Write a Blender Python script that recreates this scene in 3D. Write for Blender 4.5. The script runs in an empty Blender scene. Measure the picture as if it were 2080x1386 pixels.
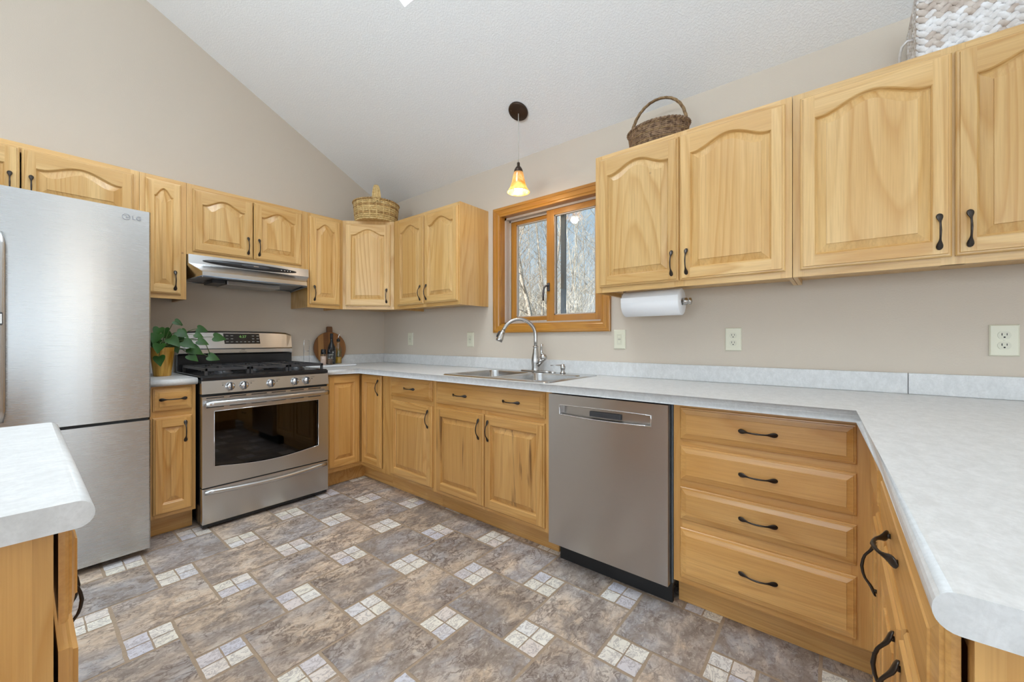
import bpy, bmesh, math, random
from mathutils import Vector, Matrix
PI = math.pi
random.seed(7)
S = bpy.context.scene
COL = S.collection

# ------------------------------------------------------------------ camera, world, sun, big lights, exposure
cam_d = bpy.data.cameras.new('camera'); cam = bpy.data.objects.new('camera', cam_d); COL.objects.link(cam)
cam_d.sensor_width = 36.0; cam_d.lens = 810.281 / 2080 * 36.0
cam_d.shift_x = -0.00238; cam_d.shift_y = -0.0012; cam_d.clip_start = 0.02; cam_d.clip_end = 300
cam.location = (3.6184, -2.3554, 1.1423)
cam.rotation_euler = (PI/2, 0, 2.2495 - PI/2)
S.camera = cam
S.view_settings.view_transform = 'Standard'
S.view_settings.look = 'None'
S.view_settings.gamma = 1.0
S.view_settings.use_curve_mapping = False
S.view_settings.exposure = -0.24

W = bpy.data.worlds.new('sky_world'); S.world = W; W.use_nodes = True
nt = W.node_tree; nt.nodes.clear()
_o = nt.nodes.new('ShaderNodeOutputWorld'); _b = nt.nodes.new('ShaderNodeBackground')
_t = nt.nodes.new('ShaderNodeTexCoord'); _s = nt.nodes.new('ShaderNodeSeparateXYZ'); _r = nt.nodes.new('ShaderNodeValToRGB')
nt.links.new(_t.outputs['Generated'], _s.inputs[0]); nt.links.new(_s.outputs['Z'], _r.inputs[0])
nt.links.new(_r.outputs[0], _b.inputs[0]); nt.links.new(_b.outputs[0], _o.inputs[0])
_e = _r.color_ramp.elements
_e[0].position = 0.0; _e[0].color = (0.88, 0.93, 0.97, 1)
_e[1].position = 0.34; _e[1].color = (0.42, 0.68, 0.94, 1)
_b.inputs[1].default_value = 1.0

def add_sun(name, direction, strength, color, angle):
    d = bpy.data.lights.new(name, 'SUN'); d.energy = strength; d.color = color; d.angle = angle
    o = bpy.data.objects.new(name, d); COL.objects.link(o)
    o.rotation_euler = Vector(direction).to_track_quat('-Z', 'Y').to_euler(); return o
add_sun('sunlight', (0.42, 0.82, -0.36), 8.5, (1.0, 0.93, 0.82), 0.01)

def add_area(name, loc, direction, sx, sy, watts, color, spread=PI):
    d = bpy.data.lights.new(name, 'AREA'); d.shape = 'RECTANGLE'; d.size = sx; d.size_y = sy
    d.energy = watts; d.color = color; d.spread = spread
    o = bpy.data.objects.new(name, d); COL.objects.link(o); o.location = loc
    o.rotation_euler = Vector(direction).to_track_quat('-Z', 'Y').to_euler(); return o
# daylight of the windows behind and beside the camera (each sits in its window frame on wall_right / wall_front)
DAY = (0.75, 0.92, 1.07)
add_area('daylight_patio_door', (7.93, -2.6, 1.15), (-1, 0, 0), 2.6, 2.1, 42, DAY)
add_area('daylight_side_window', (7.93, -6.2, 1.6), (-1, 0, 0), 1.6, 1.3, 40, DAY)
add_area('daylight_front_window', (2.9, -7.93, 1.55), (0, 1, 0), 2.2, 1.6, 90, DAY)
add_area('daylight_gable_window', (5.8, -7.93, 1.55), (0, 1, 0), 2.2, 1.6, 90, DAY)
# added fill light without a fixture, behind the camera, brightening the vaulted ceiling
add_area('ceiling_fill', (3.0, -4.4, 2.25), (0.05, 0.6, 1), 1.8, 0.5, 120, (0.82, 0.95, 1.04), 2.2)
# two slim warm wall lamps on the far right wall
for _y in (-1.42, -1.90): add_area('warm_wall_lamp', (7.90, _y, 2.05), (-1, 0, 0), 0.14, 0.55, 5.0, (1.0, 0.80, 0.55))
# sky seen through the skylight over the kitchen floor
add_area('daylight_skylight', (2.03, -1.424, 3.56), (0, -0.455, -0.89), 0.595, 0.95, 44, (0.84, 0.96, 1.06))

# ------------------------------------------------------------------ materials
def srgb(r, g, b):
    f = lambda c: (c/255/12.92) if c/255 <= 0.04045 else ((c/255+0.055)/1.055)**2.4
    return (f(r), f(g), f(b), 1)

class N:
    """small node-graph helper"""
    def __init__(s, name):
        s.m = bpy.data.materials.new(name); s.m.use_nodes = True; s.t = s.m.node_tree; s.t.nodes.clear()
        s.out = s.t.nodes.new('ShaderNodeOutputMaterial')
    def n(s, typ, **k):
        x = s.t.nodes.new('ShaderNode' + typ)
        for a, v in k.items():
            if a in ('ins',):
                for i, q in v.items(): x.inputs[i].default_value = q
            else: setattr(x, a, v)
        return x
    def l(s, a, b): s.t.links.new(a, b)
    def ramp(s, fac, stops, interp='LINEAR'):
        r = s.n('ValToRGB'); r.color_ramp.interpolation = interp
        e = r.color_ramp.elements
        while len(e) < len(stops): e.new(0.5)
        for q, (p, c) in zip(e, stops): q.position = p; q.color = c if len(c) == 4 else (*c, 1)
        s.l(fac, r.inputs[0]); return r.outputs[0]
    def coords(s, scale=(1, 1, 1), rnd=0.0, kind='Object'):
        tc = s.n('TexCoord'); mp = s.n('Mapping'); mp.inputs['Scale'].default_value = scale
        src = tc.outputs[kind]
        if rnd:
            oi = s.n('ObjectInfo'); mu = s.n('VectorMath', operation='SCALE'); cb = s.n('CombineXYZ')
            ml = s.n('Math', operation='MULTIPLY'); ml.inputs[1].default_value = 1.7
            s.l(oi.outputs['Random'], ml.inputs[0])
            for i in range(3): s.l(oi.outputs['Random'] if i != 1 else ml.outputs[0], cb.inputs[i])
            s.l(cb.outputs[0], mu.inputs[0]); mu.inputs['Scale'].default_value = rnd
            ad = s.n('VectorMath', operation='ADD'); s.l(src, ad.inputs[0]); s.l(mu.outputs[0], ad.inputs[1]); src = ad.outputs[0]
        s.l(src, mp.inputs['Vector']); return mp.outputs[0]
    def noise(s, vec, scale, detail=3, rough=0.5, dist=0.0):
        x = s.n('TexNoise'); x.inputs['Scale'].default_value = scale; x.inputs['Detail'].default_value = detail
        x.inputs['Roughness'].default_value = rough; x.inputs['Distortion'].default_value = dist
        s.l(vec, x.inputs['Vector']); return x.outputs['Fac']
    def mix(s, fac, a, b, mode='MIX'):
        x = s.n('Mix', data_type='RGBA', blend_type=mode)
        for i, v in ((0, fac), (6, a), (7, b)):
            if isinstance(v, (int, float, tuple)): x.inputs[i].default_value = v
            else: s.l(v, x.inputs[i])
        return x.outputs[2]
    def math(s, op, a, b=None):
        x = s.n('Math', operation=op)
        for i, v in ((0, a), (1, b)):
            if v is None: continue
            if isinstance(v, (int, float)): x.inputs[i].default_value = v
            else: s.l(v, x.inputs[i])
        return x.outputs[0]
    def bsdf(s, color=None, rough=0.5, metal=0.0, normal=None, **k):
        p = s.n('BsdfPrincipled')
        for key, v in (('Base Color', color), ('Roughness', rough), ('Metallic', metal), *k.items()):
            if v is None: continue
            if isinstance(v, (int, float, tuple)): p.inputs[key].default_value = v
            else: s.l(v, p.inputs[key])
        if normal is not None: s.l(normal, p.inputs['Normal'])
        s.l(p.outputs[0], s.out.inputs[0]); return p
    def bump(s, h, strength=0.2, dist=0.01):
        b = s.n('Bump'); b.inputs['Strength'].default_value = strength; b.inputs['Distance'].default_value = dist
        s.l(h, b.inputs['Height']); return b.outputs[0]

def plain(name, c, rough=0.5, metal=0.0, **k):
    m = N(name); m.bsdf(c, rough, metal, **k); return m.m

def wood(name, axis, light, mid, dark, rough=0.36, streak=0.0, tone=0.14):
    m = N(name)
    sc = [1, 1, 1]; sc[axis] = 0.10
    v = m.coords(sc, rnd=13.0)
    big = m.noise(v, 3.0, 1, 0.4, 0.25)
    wob = m.noise(v, 22, 2, 0.5)
    ring = m.math('FRACT', m.math('ADD', m.math('MULTIPLY', big, 21.0), m.math('MULTIPLY', wob, 0.55)))
    ring = m.ramp(ring, [(0.0, (0.1,)*3), (0.5, (0.25,)*3), (0.85, (1,)*3), (1.0, (0.1,)*3)])
    s3 = [1, 1, 1]; s3[axis] = 0.03
    fine = m.noise(m.coords(s3, rnd=17.0), 150, 2, 0.6)
    fine = m.ramp(fine, [(0.38, (0, 0, 0)), (0.68, (1,)*3)])
    sb = [1, 1, 1]; sb[axis] = 0.004
    board = m.noise(m.coords(sb, rnd=29.0), 9, 1, 0.5)
    soft = m.ramp(m.noise(v, 5.5, 2, 0.5), [(0.38, (0, 0, 0)), (0.62, (1,)*3)])
    c = m.mix(m.math('MULTIPLY', ring, m.math('ADD', m.math('MULTIPLY', soft, 0.62), 0.30)), light, mid)
    c = m.mix(m.math('MULTIPLY', fine, 0.26), c, dark)
    c = m.mix(m.ramp(board, [(0.44, (0, 0, 0)), (0.56, (0.42,)*3)]), c, mid)
    oi = m.n('ObjectInfo')
    hsv = m.n('HueSaturation'); m.l(c, hsv.inputs['Color'])
    m.l(m.math('ADD', m.math('MULTIPLY', oi.outputs['Random'], tone), 1.0 - tone*0.5), hsv.inputs['Value'])
    c = hsv.outputs[0]
    if streak:
        s2 = [1, 1, 1]; s2[axis] = 0.09
        sn = m.noise(m.coords(s2, rnd=41.0), 16, 3, 0.55, 0.6)
        sm = m.ramp(sn, [(0.60, (0, 0, 0)), (0.68, (1,)*3)])
        c = m.mix(m.math('MULTIPLY', sm, streak), c, srgb(92, 55, 24))
    kn = m.n('TexVoronoi'); kn.inputs['Scale'].default_value = 2.4
    m.l(m.coords((1, 1, 1), rnd=7.0), kn.inputs['Vector'])
    km = m.ramp(kn.outputs['Distance'], [(0.0, (0.8,)*3), (0.012, (0.5,)*3), (0.022, (0, 0, 0))])
    c = m.mix(km, c, srgb(104, 66, 30))
    m.bsdf(c, rough, 0.0, m.bump(fine, 0.10, 0.002), **{'Coat Weight': 0.35, 'Coat Roughness': 0.20})
    return m.m
HL, HM, HD = srgb(227, 188, 125), srgb(200, 149, 78), srgb(158, 108, 50)
WV = wood('hickory_vertical', 2, HL, HM, HD)
WH = wood('hickory_horizontal', 0, HL, HM, HD)
WY = wood('hickory_depthwise', 1, HL, HM, HD)
WVS = wood('hickory_streaked', 2, HL, HM, HD, streak=0.7)
BL, BM_, BD = srgb(222, 172, 103), srgb(198, 141, 69), srgb(148, 95, 40)  # same hickory, with the dimmer, warmer light low down put into its colour
BV = wood('hickory_base_shaded_vertical', 2, BL, BM_, BD)
BH = wood('hickory_base_shaded_horizontal', 0, BL, BM_, BD)
BVS = wood('hickory_base_shaded_streaked', 2, BL, BM_, BD, streak=0.75)
OL, OM, OD = srgb(192, 134, 52), srgb(170, 110, 36), srgb(112, 68, 18)
OV = wood('oak_casing_vertical', 2, OL, OM, OD, 0.3)
OH = wood('oak_casing_horizontal', 0, OL, OM, OD, 0.3)

def wall_paint():
    m = N('beige_wall_paint'); v = m.coords((1, 1, 1))
    h = m.noise(v, 150, 3, 0.6)
    m.bsdf(srgb(210, 197, 181), 0.7, 0, m.bump(h, 0.22, 0.003)); return m.m
def ceil_paint():
    m = N('knockdown_ceiling_paint'); v = m.coords((1, 1, 1))
    h = m.ramp(m.noise(v, 120, 4, 0.6), [(0.42, (0, 0, 0)), (0.6, (1,)*3)])
    m.bsdf(srgb(245, 245, 245), 0.8, 0, m.bump(h, 0.4, 0.003)); return m.m
MWALL, MCEIL = wall_paint(), ceil_paint()

def laminate():
    m = N('white_laminate'); v = m.coords((1, 1, 1))
    a = m.noise(m.coords((1.6, 1, 1)), 26, 6, 0.7, 0.5); b = m.noise(v, 150, 3, 0.6)
    c = m.mix(m.ramp(a, [(0.36, (0, 0, 0)), (0.66, (1,)*3)]), srgb(210, 209, 207), srgb(226, 225, 224))
    c = m.mix(m.math('MULTIPLY', m.ramp(b, [(0.3, (1,)*3), (0.55, (0, 0, 0))]), 0.35), c, srgb(198, 196, 194))
    m.bsdf(c, 0.38); return m.m
MLAM = laminate()

def steel(name, axis, base=0.58, rough=0.26, tint=(1, 1, 1), aniso=0.75):
    m = N(name); sc = [900, 900, 900]; sc[axis] = 6.0
    h = m.noise(m.coords(sc), 1.0, 1, 0.5)
    r = m.math('ADD', m.math('MULTIPLY', h, 0.03), rough - 0.015)
    c = m.mix(h, (base*0.98*tint[0], base*0.98*tint[1], base*0.98*tint[2], 1), (base*1.02*tint[0], base*1.02*tint[1], base*1.02*tint[2], 1))
    tg = m.n('Tangent', direction_type='RADIAL', axis='Z')
    m.bsdf(c, r, 1.0, None, **{'Anisotropic': aniso, 'Anisotropic Rotation': 0.25, 'Tangent': tg.outputs[0]}); return m.m
SS_Y = steel('brushed_steel_along_y', 1)
SS_X = steel('brushed_steel_along_x', 0, 0.50, 0.30, (1.0, 0.955, 0.92))
SSF = steel('fridge_steel', 1, 0.58, 0.27, (0.98, 0.995, 1.0))
NICKEL = plain('brushed_nickel', (0.50, 0.48, 0.46, 1), 0.26, 1.0)
CHROME = plain('polished_chrome', (0.75, 0.75, 0.76, 1), 0.10, 1.0)
SINKM = steel('sink_steel', 0, 0.55, 0.24)
BRONZE = plain('dark_bronze', (0.060, 0.050, 0.044, 1), 0.30, 0.85)
BROWNMETAL = plain('brown_bronze', (0.055, 0.032, 0.020, 1), 0.38, 0.55)
BLACK = plain('black_enamel', (0.012, 0.012, 0.014, 1), 0.22)
BLACKM = plain('matte_black', (0.014, 0.014, 0.015, 1), 0.6)
IRON = plain('cast_iron', (0.042, 0.042, 0.046, 1), 0.34)
DGREY = plain('dark_grey_plastic', (0.05, 0.05, 0.055, 1), 0.4)
ALMOND = plain('almond_plastic', srgb(226, 222, 200), 0.35)
ALMOND2 = plain('almond_plastic_face', srgb(216, 212, 190), 0.3)
SLOT = plain('slot_dark', (0.01, 0.01, 0.01, 1), 0.6)
VINYL = plain('taupe_vinyl', srgb(186, 172, 160), 0.45)
GREYV = plain('grey_screen_frame', srgb(84, 88, 92), 0.5)
PAPER = plain('white_paper', srgb(240, 239, 240), 0.9)
WHITE = plain('white_ceramic', srgb(238, 238, 240), 0.25)
TEXTG = plain('grey_print', srgb(172, 172, 178), 0.4, 0.6)
TEXTD = plain('dark_print', srgb(70, 66, 64), 0.5)
TEXTW = plain('light_print', srgb(176, 176, 172), 0.5)
def emis(name, c, s):
    m = N(name); e = m.n('Emission'); e.inputs[0].default_value = c; e.inputs[1].default_value = s
    m.l(e.outputs[0], m.out.inputs[0]); return m.m
GREENLED = emis('green_clock_digits', (0.35, 0.75, 0.2, 1), 0.55)
BULB = emis('glowing_bulb', (1.0, 0.90, 0.74, 1), 6.0)
SKYPANE = emis('skylight_daylight', (0.90, 0.97, 1.0, 1), 4.0)
def glass(name, tint=(1, 1, 1, 1), refl=0.09, rough=0.0):
    m = N(name); t = m.n('BsdfTransparent'); t.inputs[0].default_value = tint
    g = m.n('BsdfGlossy'); g.inputs['Roughness'].default_value = rough
    mx = m.n('MixShader'); lw = m.n('LayerWeight'); lw.inputs[0].default_value = 0.25
    f = m.math('ADD', m.math('MULTIPLY', lw.outputs['Fresnel'], 0.5), refl*0.5)
    m.l(f, mx.inputs[0]); m.l(t.outputs[0], mx.inputs[1]); m.l(g.outputs[0], mx.inputs[2])
    m.l(mx.outputs[0], m.out.inputs[0]); return m.m
GLASS = glass('window_glass', (0.97, 0.985, 0.98, 1))
OVENGLASS = glass('dark_oven_glass', (0.30, 0.29, 0.30, 1), 0.10, 0.03)
JARGLASS = glass('jar_glass', (0.93, 0.95, 0.93, 1), 0.12)
OILGLASS = glass('oil_bottle_glass', (0.90, 0.92, 0.80, 1), 0.14)

def alabaster():
    m = N('amber_alabaster_glass'); v = m.coords((1, 1, 1))
    n_ = m.noise(v, 16, 4, 0.6, 1.2)
    c = m.mix(m.ramp(n_, [(0.35, (0, 0, 0)), (0.65, (1,)*3)]), srgb(214, 162, 84), srgb(248, 226, 176))
    d = m.n('BsdfDiffuse'); tr = m.n('BsdfTranslucent'); g = m.n('BsdfGlossy'); g.inputs['Roughness'].default_value = 0.15
    m.l(c, d.inputs[0]); m.l(c, tr.inputs[0])
    mx = m.n('MixShader'); mx.inputs[0].default_value = 0.62; m.l(d.outputs[0], mx.inputs[1]); m.l(tr.outputs[0], mx.inputs[2])
    m2 = m.n('MixShader'); m2.inputs[0].default_value = 0.06; m.l(mx.outputs[0], m2.inputs[1]); m.l(g.outputs[0], m2.inputs[2])
    m.l(m2.outputs[0], m.out.inputs[0]); return m.m
ALAB = alabaster()

def fibre(name, a, b, scale=60, rough=0.75):
    m = N(name); v = m.coords((1, 1, 1))
    n_ = m.noise(v, scale, 3, 0.6); n2 = m.noise(v, scale*4, 2, 0.6)
    c = m.mix(m.ramp(n_, [(0.35, (0, 0, 0)), (0.65, (1,)*3)]), a, b)
    m.bsdf(c, rough, 0, m.bump(n2, 0.3, 0.002)); return m.m
STRAW = fibre('pale_straw', srgb(196, 158, 98), srgb(228, 200, 142))
STRAWD = fibre('dark_straw', srgb(150, 112, 62), srgb(200, 162, 104))
WILLOW = fibre('brown_willow', srgb(92, 66, 46), srgb(158, 128, 98))
WILLOWH = fibre('willow_handle', srgb(112, 84, 54), srgb(160, 130, 92))
HYAC = fibre('whitewashed_hyacinth', srgb(204, 196, 190), srgb(240, 238, 238), 22)
HYACB = fibre('taupe_hyacinth', srgb(178, 160, 146), srgb(216, 204, 194), 22)

def tile_mat(small):
    m = N('mosaic_stone' if small else 'slate_tile')
    at = m.n('Attribute'); at.attribute_name = 'tile_tone'; sp = m.n('SeparateColor'); m.l(at.outputs['Color'], sp.inputs[0])
    tc = m.n('TexCoord'); ad = m.n('VectorMath', operation='ADD'); sc = m.n('VectorMath', operation='SCALE')
    m.l(at.outputs['Color'], sc.inputs[0]); sc.inputs['Scale'].default_value = 37.0
    m.l(tc.outputs['Object'], ad.inputs[0]); m.l(sc.outputs[0], ad.inputs[1])
    mp = m.n('Mapping'); mp.inputs['Scale'].default_value = (1.0, 0.62, 1); m.l(ad.outputs[0], mp.inputs[0]); v = mp.outputs[0]
    if not small:
        a = m.noise(v, 4.5, 3, 0.55, 0.6); b = m.noise(v, 24, 5, 0.62, 0.7); d = m.noise(v, 11, 6, 0.7, 0.5); e_ = m.noise(v, 70, 5, 0.7, 0.3); b2 = m.noise(v, 52, 4, 0.6, 0.8)
        hue = m.math('ADD', a, m.math('MULTIPLY', m.math('SUBTRACT', sp.outputs[1], 0.5), 0.16))
        c = m.mix(m.ramp(hue, [(0.40, (0, 0, 0)), (0.60, (1,)*3)]), srgb(170, 164, 164), srgb(204, 180, 156))
        c = m.mix(m.ramp(d, [(0.40, (1,)*3), (0.56, (0, 0, 0))]), c, srgb(148, 134, 124))
        c = m.mix(m.ramp(d, [(0.54, (0, 0, 0)), (0.70, (0.8,)*3)]), c, srgb(212, 200, 186))
        patch = m.ramp(m.noise(v, 8, 3, 0.6), [(0.38, (0.1,)*3), (0.58, (1,)*3)])
        vein = m.ramp(b, [(0.42, (0, 0, 0)), (0.485, (1,)*3), (0.515, (0.2,)*3), (0.55, (0, 0, 0))])
        c = m.mix(m.math('MULTIPLY', vein, m.math('MULTIPLY', patch, 0.85)), c, srgb(96, 78, 68))
        vein2 = m.ramp(b2, [(0.56, (0, 0, 0)), (0.60, (0.7,)*3), (0.66, (0, 0, 0))])
        c = m.mix(m.math('MULTIPLY', vein2, m.math('SUBTRACT', 1.0, m.math('MULTIPLY', patch, 0.6))), c, srgb(118, 100, 90))
        c = m.mix(m.ramp(e_, [(0.56, (0, 0, 0)), (0.72, (0.6,)*3)]), c, srgb(226, 214, 200))
        hs = m.n('HueSaturation'); m.l(c, hs.inputs['Color'])
        m.l(m.math('ADD', m.math('MULTIPLY', sp.outputs[0], 0.20), 0.92), hs.inputs['Value']); c = hs.outputs[0]
        m.bsdf(c, 0.42, 0, m.bump(b, 0.3, 0.003))
    else:
        b = m.noise(v, 30, 5, 0.65, 1.8); a = m.noise(v, 14, 3, 0.6, 0.6)
        c = m.ramp(sp.outputs[0], [(0.0, srgb(236, 228, 212)), (0.3, srgb(244, 238, 226)), (0.52, srgb(228, 214, 206)), (0.75, srgb(208, 206, 216)), (1.0, srgb(248, 243, 233))])
        c = m.mix(m.ramp(a, [(0.4, (0, 0, 0)), (0.7, (0.5,)*3)]), c, srgb(212, 202, 192))
        c = m.mix(m.ramp(b, [(0.49, (0, 0, 0)), (0.54, (0.7,)*3), (0.59, (0, 0, 0))]), c, srgb(150, 138, 136))
        m.bsdf(c, 0.40, 0, m.bump(b, 0.25, 0.003))
    return m.m
TILE, MOSAIC = tile_mat(False), tile_mat(True)
def grout():
    m = N('tan_grout'); n_ = m.noise(m.coords((1, 1, 1)), 90, 4, 0.7)
    m.bsdf(m.mix(n_, srgb(150, 128, 106), srgb(186, 164, 140)), 0.6); return m.m
GROUT = grout()

def bark(name, a, b, c_):
    m = N(name); v = m.coords((1, 1, 0.5))
    n_ = m.noise(v, 14, 4, 0.7, 0.6); n2 = m.noise(m.coords((1, 1, 3)), 20, 3, 0.6)
    c = m.mix(m.ramp(n_, [(0.4, (0, 0, 0)), (0.62, (1,)*3)]), a, b)
    c = m.mix(m.ramp(n2, [(0.58, (0, 0, 0)), (0.66, (0.85,)*3)]), c, c_)
    m.bsdf(c, 0.85); return m.m
BARK = bark('pale_bark', srgb(150, 140, 130), srgb(214, 206, 196), srgb(66, 58, 54))
BARK2 = bark('tan_bark', srgb(214, 204, 188), srgb(240, 234, 222), srgb(150, 136, 120))
GROUND = fibre('leaf_litter', srgb(186, 166, 138), srgb(214, 200, 180), 3, 0.95)
LEAF = None
def leafm():
    m = N('pothos_leaf'); n_ = m.noise(m.coords((1, 1, 1), rnd=3.0), 16, 2, 0.5)
    m.bsdf(m.mix(n_, srgb(20, 50, 16), srgb(60, 104, 36)), 0.42, 0, None, **{'Specular IOR Level': 0.3}); return m.m
LEAF = leafm()
STEM = plain('plant_stem', srgb(84, 104, 56), 0.5)
SOIL = plain('potting_soil', srgb(50, 38, 28), 0.95)
def potm():
    m = N('bamboo_pot'); v = m.coords((1, 1, 0.02))
    n_ = m.noise(v, 60, 2, 0.5)
    m.bsdf(m.mix(m.ramp(n_, [(0.38, (0, 0, 0)), (0.62, (1,)*3)]), srgb(188, 130, 40), srgb(226, 178, 84)), 0.35); return m.m
POT = potm()
def acacia():
    m = N('acacia_strips'); 
    st = m.n('TexCoord'); sep = m.n('SeparateXYZ'); m.l(st.outputs['Object'], sep.inputs[0])
    fl = m.math('FLOOR', m.math('MULTIPLY', m.math('ADD', sep.outputs[0], 1.013), 21.0))
    wn = m.n('TexWhiteNoise', noise_dimensions='1D'); m.l(fl, wn.inputs['W'])
    v = m.coords((1, 1, 0.06)); g = m.noise(v, 60, 3, 0.6)
    c = m.ramp(wn.outputs['Value'], [(0.0, srgb(124, 78, 40)), (0.4, srgb(168, 112, 60)), (0.75, srgb(198, 146, 86)), (1.0, srgb(140, 90, 50))])
    c = m.mix(m.math('MULTIPLY', g, 0.5), c, srgb(96, 60, 32)); m.bsdf(c, 0.4); return m.m
ACACIA = acacia()
SALT = plain('pink_salt', srgb(226, 196, 182), 0.8)
PEPPER = plain('peppercorns', srgb(110, 84, 62), 0.7)
OIL = plain('golden_oil', srgb(206, 160, 60), 0.2)
HERB = plain('green_herbs', srgb(92, 112, 60), 0.7)
LABEL = plain('black_label', (0.03, 0.03, 0.032, 1), 0.5)

# ------------------------------------------------------------------ mesh helpers
class MB:
    def __init__(s, xf=None): s.v = []; s.f = []; s.mi = []; s.sm = []; s.xf = xf
    def add(s, verts, faces, mat=0, smooth=False):
        o = len(s.v)
        for p in verts:
            p = Vector(p); s.v.append(tuple(s.xf @ p) if s.xf is not None else tuple(p))
        for f in faces: s.f.append([o+i for i in f]); s.mi.append(mat); s.sm.append(smooth)
    def box(s, x0, x1, y0, y1, z0, z1, mat=0, bev=0.0):
        if x1 < x0: x0, x1 = x1, x0
        if y1 < y0: y0, y1 = y1, y0
        if z1 < z0: z0, z1 = z1, z0
        if bev <= 0:
            s.add([(x, y, z) for x in (x0, x1) for y in (y0, y1) for z in (z0, z1)],
                  [(0, 1, 3, 2), (4, 6, 7, 5), (0, 4, 5, 1), (2, 3, 7, 6), (0, 2, 6, 4), (1, 5, 7, 3)], mat)
            return
        bm = bmesh.new(); bmesh.ops.create_cube(bm, size=1.0)
        for v in bm.verts: v.co = Vector(((x0+x1)/2 + v.co.x*(x1-x0), (y0+y1)/2 + v.co.y*(y1-y0), (z0+z1)/2 + v.co.z*(z1-z0)))
        bmesh.ops.bevel(bm, geom=bm.edges[:], offset=bev, segments=2, affect='EDGES', profile=0.7)
        s.from_bm(bm, mat); bm.free()
    def from_bm(s, bm, mat=0, smooth=False):
        bm.verts.ensure_lookup_table(); bm.verts.index_update()
        s.add([v.co.copy() for v in bm.verts], [[v.index for v in f.verts] for f in bm.faces], mat, smooth)
    def loft(s, rings, mat=0, smooth=True, cap0=True, cap1=True, closed=True):
        n = len(rings[0]); vs = [p for r in rings for p in r]; fs = []
        for i in range(len(rings)-1):
            for j in range(n if closed else n-1):
                k = (j+1) % n; fs.append((i*n+j, i*n+k, (i+1)*n+k, (i+1)*n+j))
        s.add(vs, fs, mat, smooth)
        if closed and cap0: s.add(rings[0], [tuple(reversed(range(n)))], mat)
        if closed and cap1: s.add(rings[-1], [tuple(range(n))], mat)
    def lathe(s, prof, c=(0, 0, 0), seg=24, mat=0, axis='z', smooth=True, caps=True):
        rings = []
        for r, h in prof:
            ring = []
            for k in range(seg):
                a = 2*PI*k/seg; u, w = r*math.cos(a), r*math.sin(a)
                p = {'z': (u, w, h), 'x': (h, u, w), 'y': (w, h, u)}[axis]
                ring.append((c[0]+p[0], c[1]+p[1], c[2]+p[2]))
            rings.append(ring)
        s.loft(rings, mat, smooth, caps, caps)
    def tube(s, pts, r, seg=8, mat=0, smooth=True, closed=False, flat=None):
        pts = [Vector(p) for p in pts]; n = len(pts); rings = []
        rr = r if isinstance(r, (list, tuple)) else [r]*n
        up = None
        for i in range(n):
            a = pts[(i-1) % n] if (closed or i > 0) else pts[i]; b = pts[(i+1) % n] if (closed or i < n-1) else pts[i]
            t = (b-a).normalized()
            if up is None:
                up = Vector((0, 0, 1)) if abs(t.z) < 0.9 else Vector((1, 0, 0))
            x = t.cross(up).normalized(); y = x.cross(t).normalized(); up = y
            fl = flat if flat else 1.0
            rings.append([pts[i] + (x*math.cos(2*PI*k/seg) + y*math.sin(2*PI*k/seg)*fl)*rr[i] for k in range(seg)])
        if closed: rings.append(rings[0]); s.loft(rings, mat, smooth, False, False)
        else: s.loft(rings, mat, smooth)
    def prism(s, poly, z0, z1, mat=0):
        n = len(poly)
        s.add([(x, y, z0) for x, y in poly] + [(x, y, z1) for x, y in poly],
              [tuple(reversed(range(n))), tuple(range(n, 2*n))] + [(i, (i+1) % n, n+(i+1) % n, n+i) for i in range(n)], mat)
    def prism_x(s, poly, x0, x1, mat=0):     # poly in (y,z)
        n = len(poly)
        s.add([(x0, y, z) for y, z in poly] + [(x1, y, z) for y, z in poly],
              [tuple(range(n)), tuple(reversed(range(n, 2*n)))] + [(i, n+i, n+(i+1) % n, (i+1) % n) for i in range(n)], mat)
    def sphere(s, c, r, mat=0, seg=12, rings=8, sq=(1, 1, 1), rot=None):
        R = []
        for i in range(rings+1):
            a = PI*i/rings - PI/2; rr = max(math.cos(a), 0.02); ring = []
            for k in range(seg):
                p = Vector((rr*math.cos(2*PI*k/seg)*r*sq[0], rr*math.sin(2*PI*k/seg)*r*sq[1], math.sin(a)*r*sq[2]))
                if rot is not None: p = rot @ p
                ring.append(Vector(c)+p)
            R.append(ring)
        s.loft(R, mat)
    def mesh(s, name, mats):
        me = bpy.data.meshes.new(name); me.from_pydata(s.v, [], s.f)
        for m in (mats if isinstance(mats, (list, tuple)) else [mats]): me.materials.append(m)
        me.polygons.foreach_set('material_index', s.mi); me.polygons.foreach_set('use_smooth', s.sm)
        bm = bmesh.new(); bm.from_mesh(me); bmesh.ops.remove_doubles(bm, verts=bm.verts, dist=1e-6)
        bmesh.ops.recalc_face_normals(bm, faces=bm.faces); bm.to_mesh(me); bm.free(); me.update()
        return me
    def build(s, name, mats, parent=None, loc=(0, 0, 0), rot=(0, 0, 0), label=None):
        o = bpy.data.objects.new(name, s.mesh(name, mats)); COL.objects.link(o)
        o.parent = parent; o.location = loc; o.rotation_euler = rot
        if label: o['label'] = label
        return o

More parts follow.
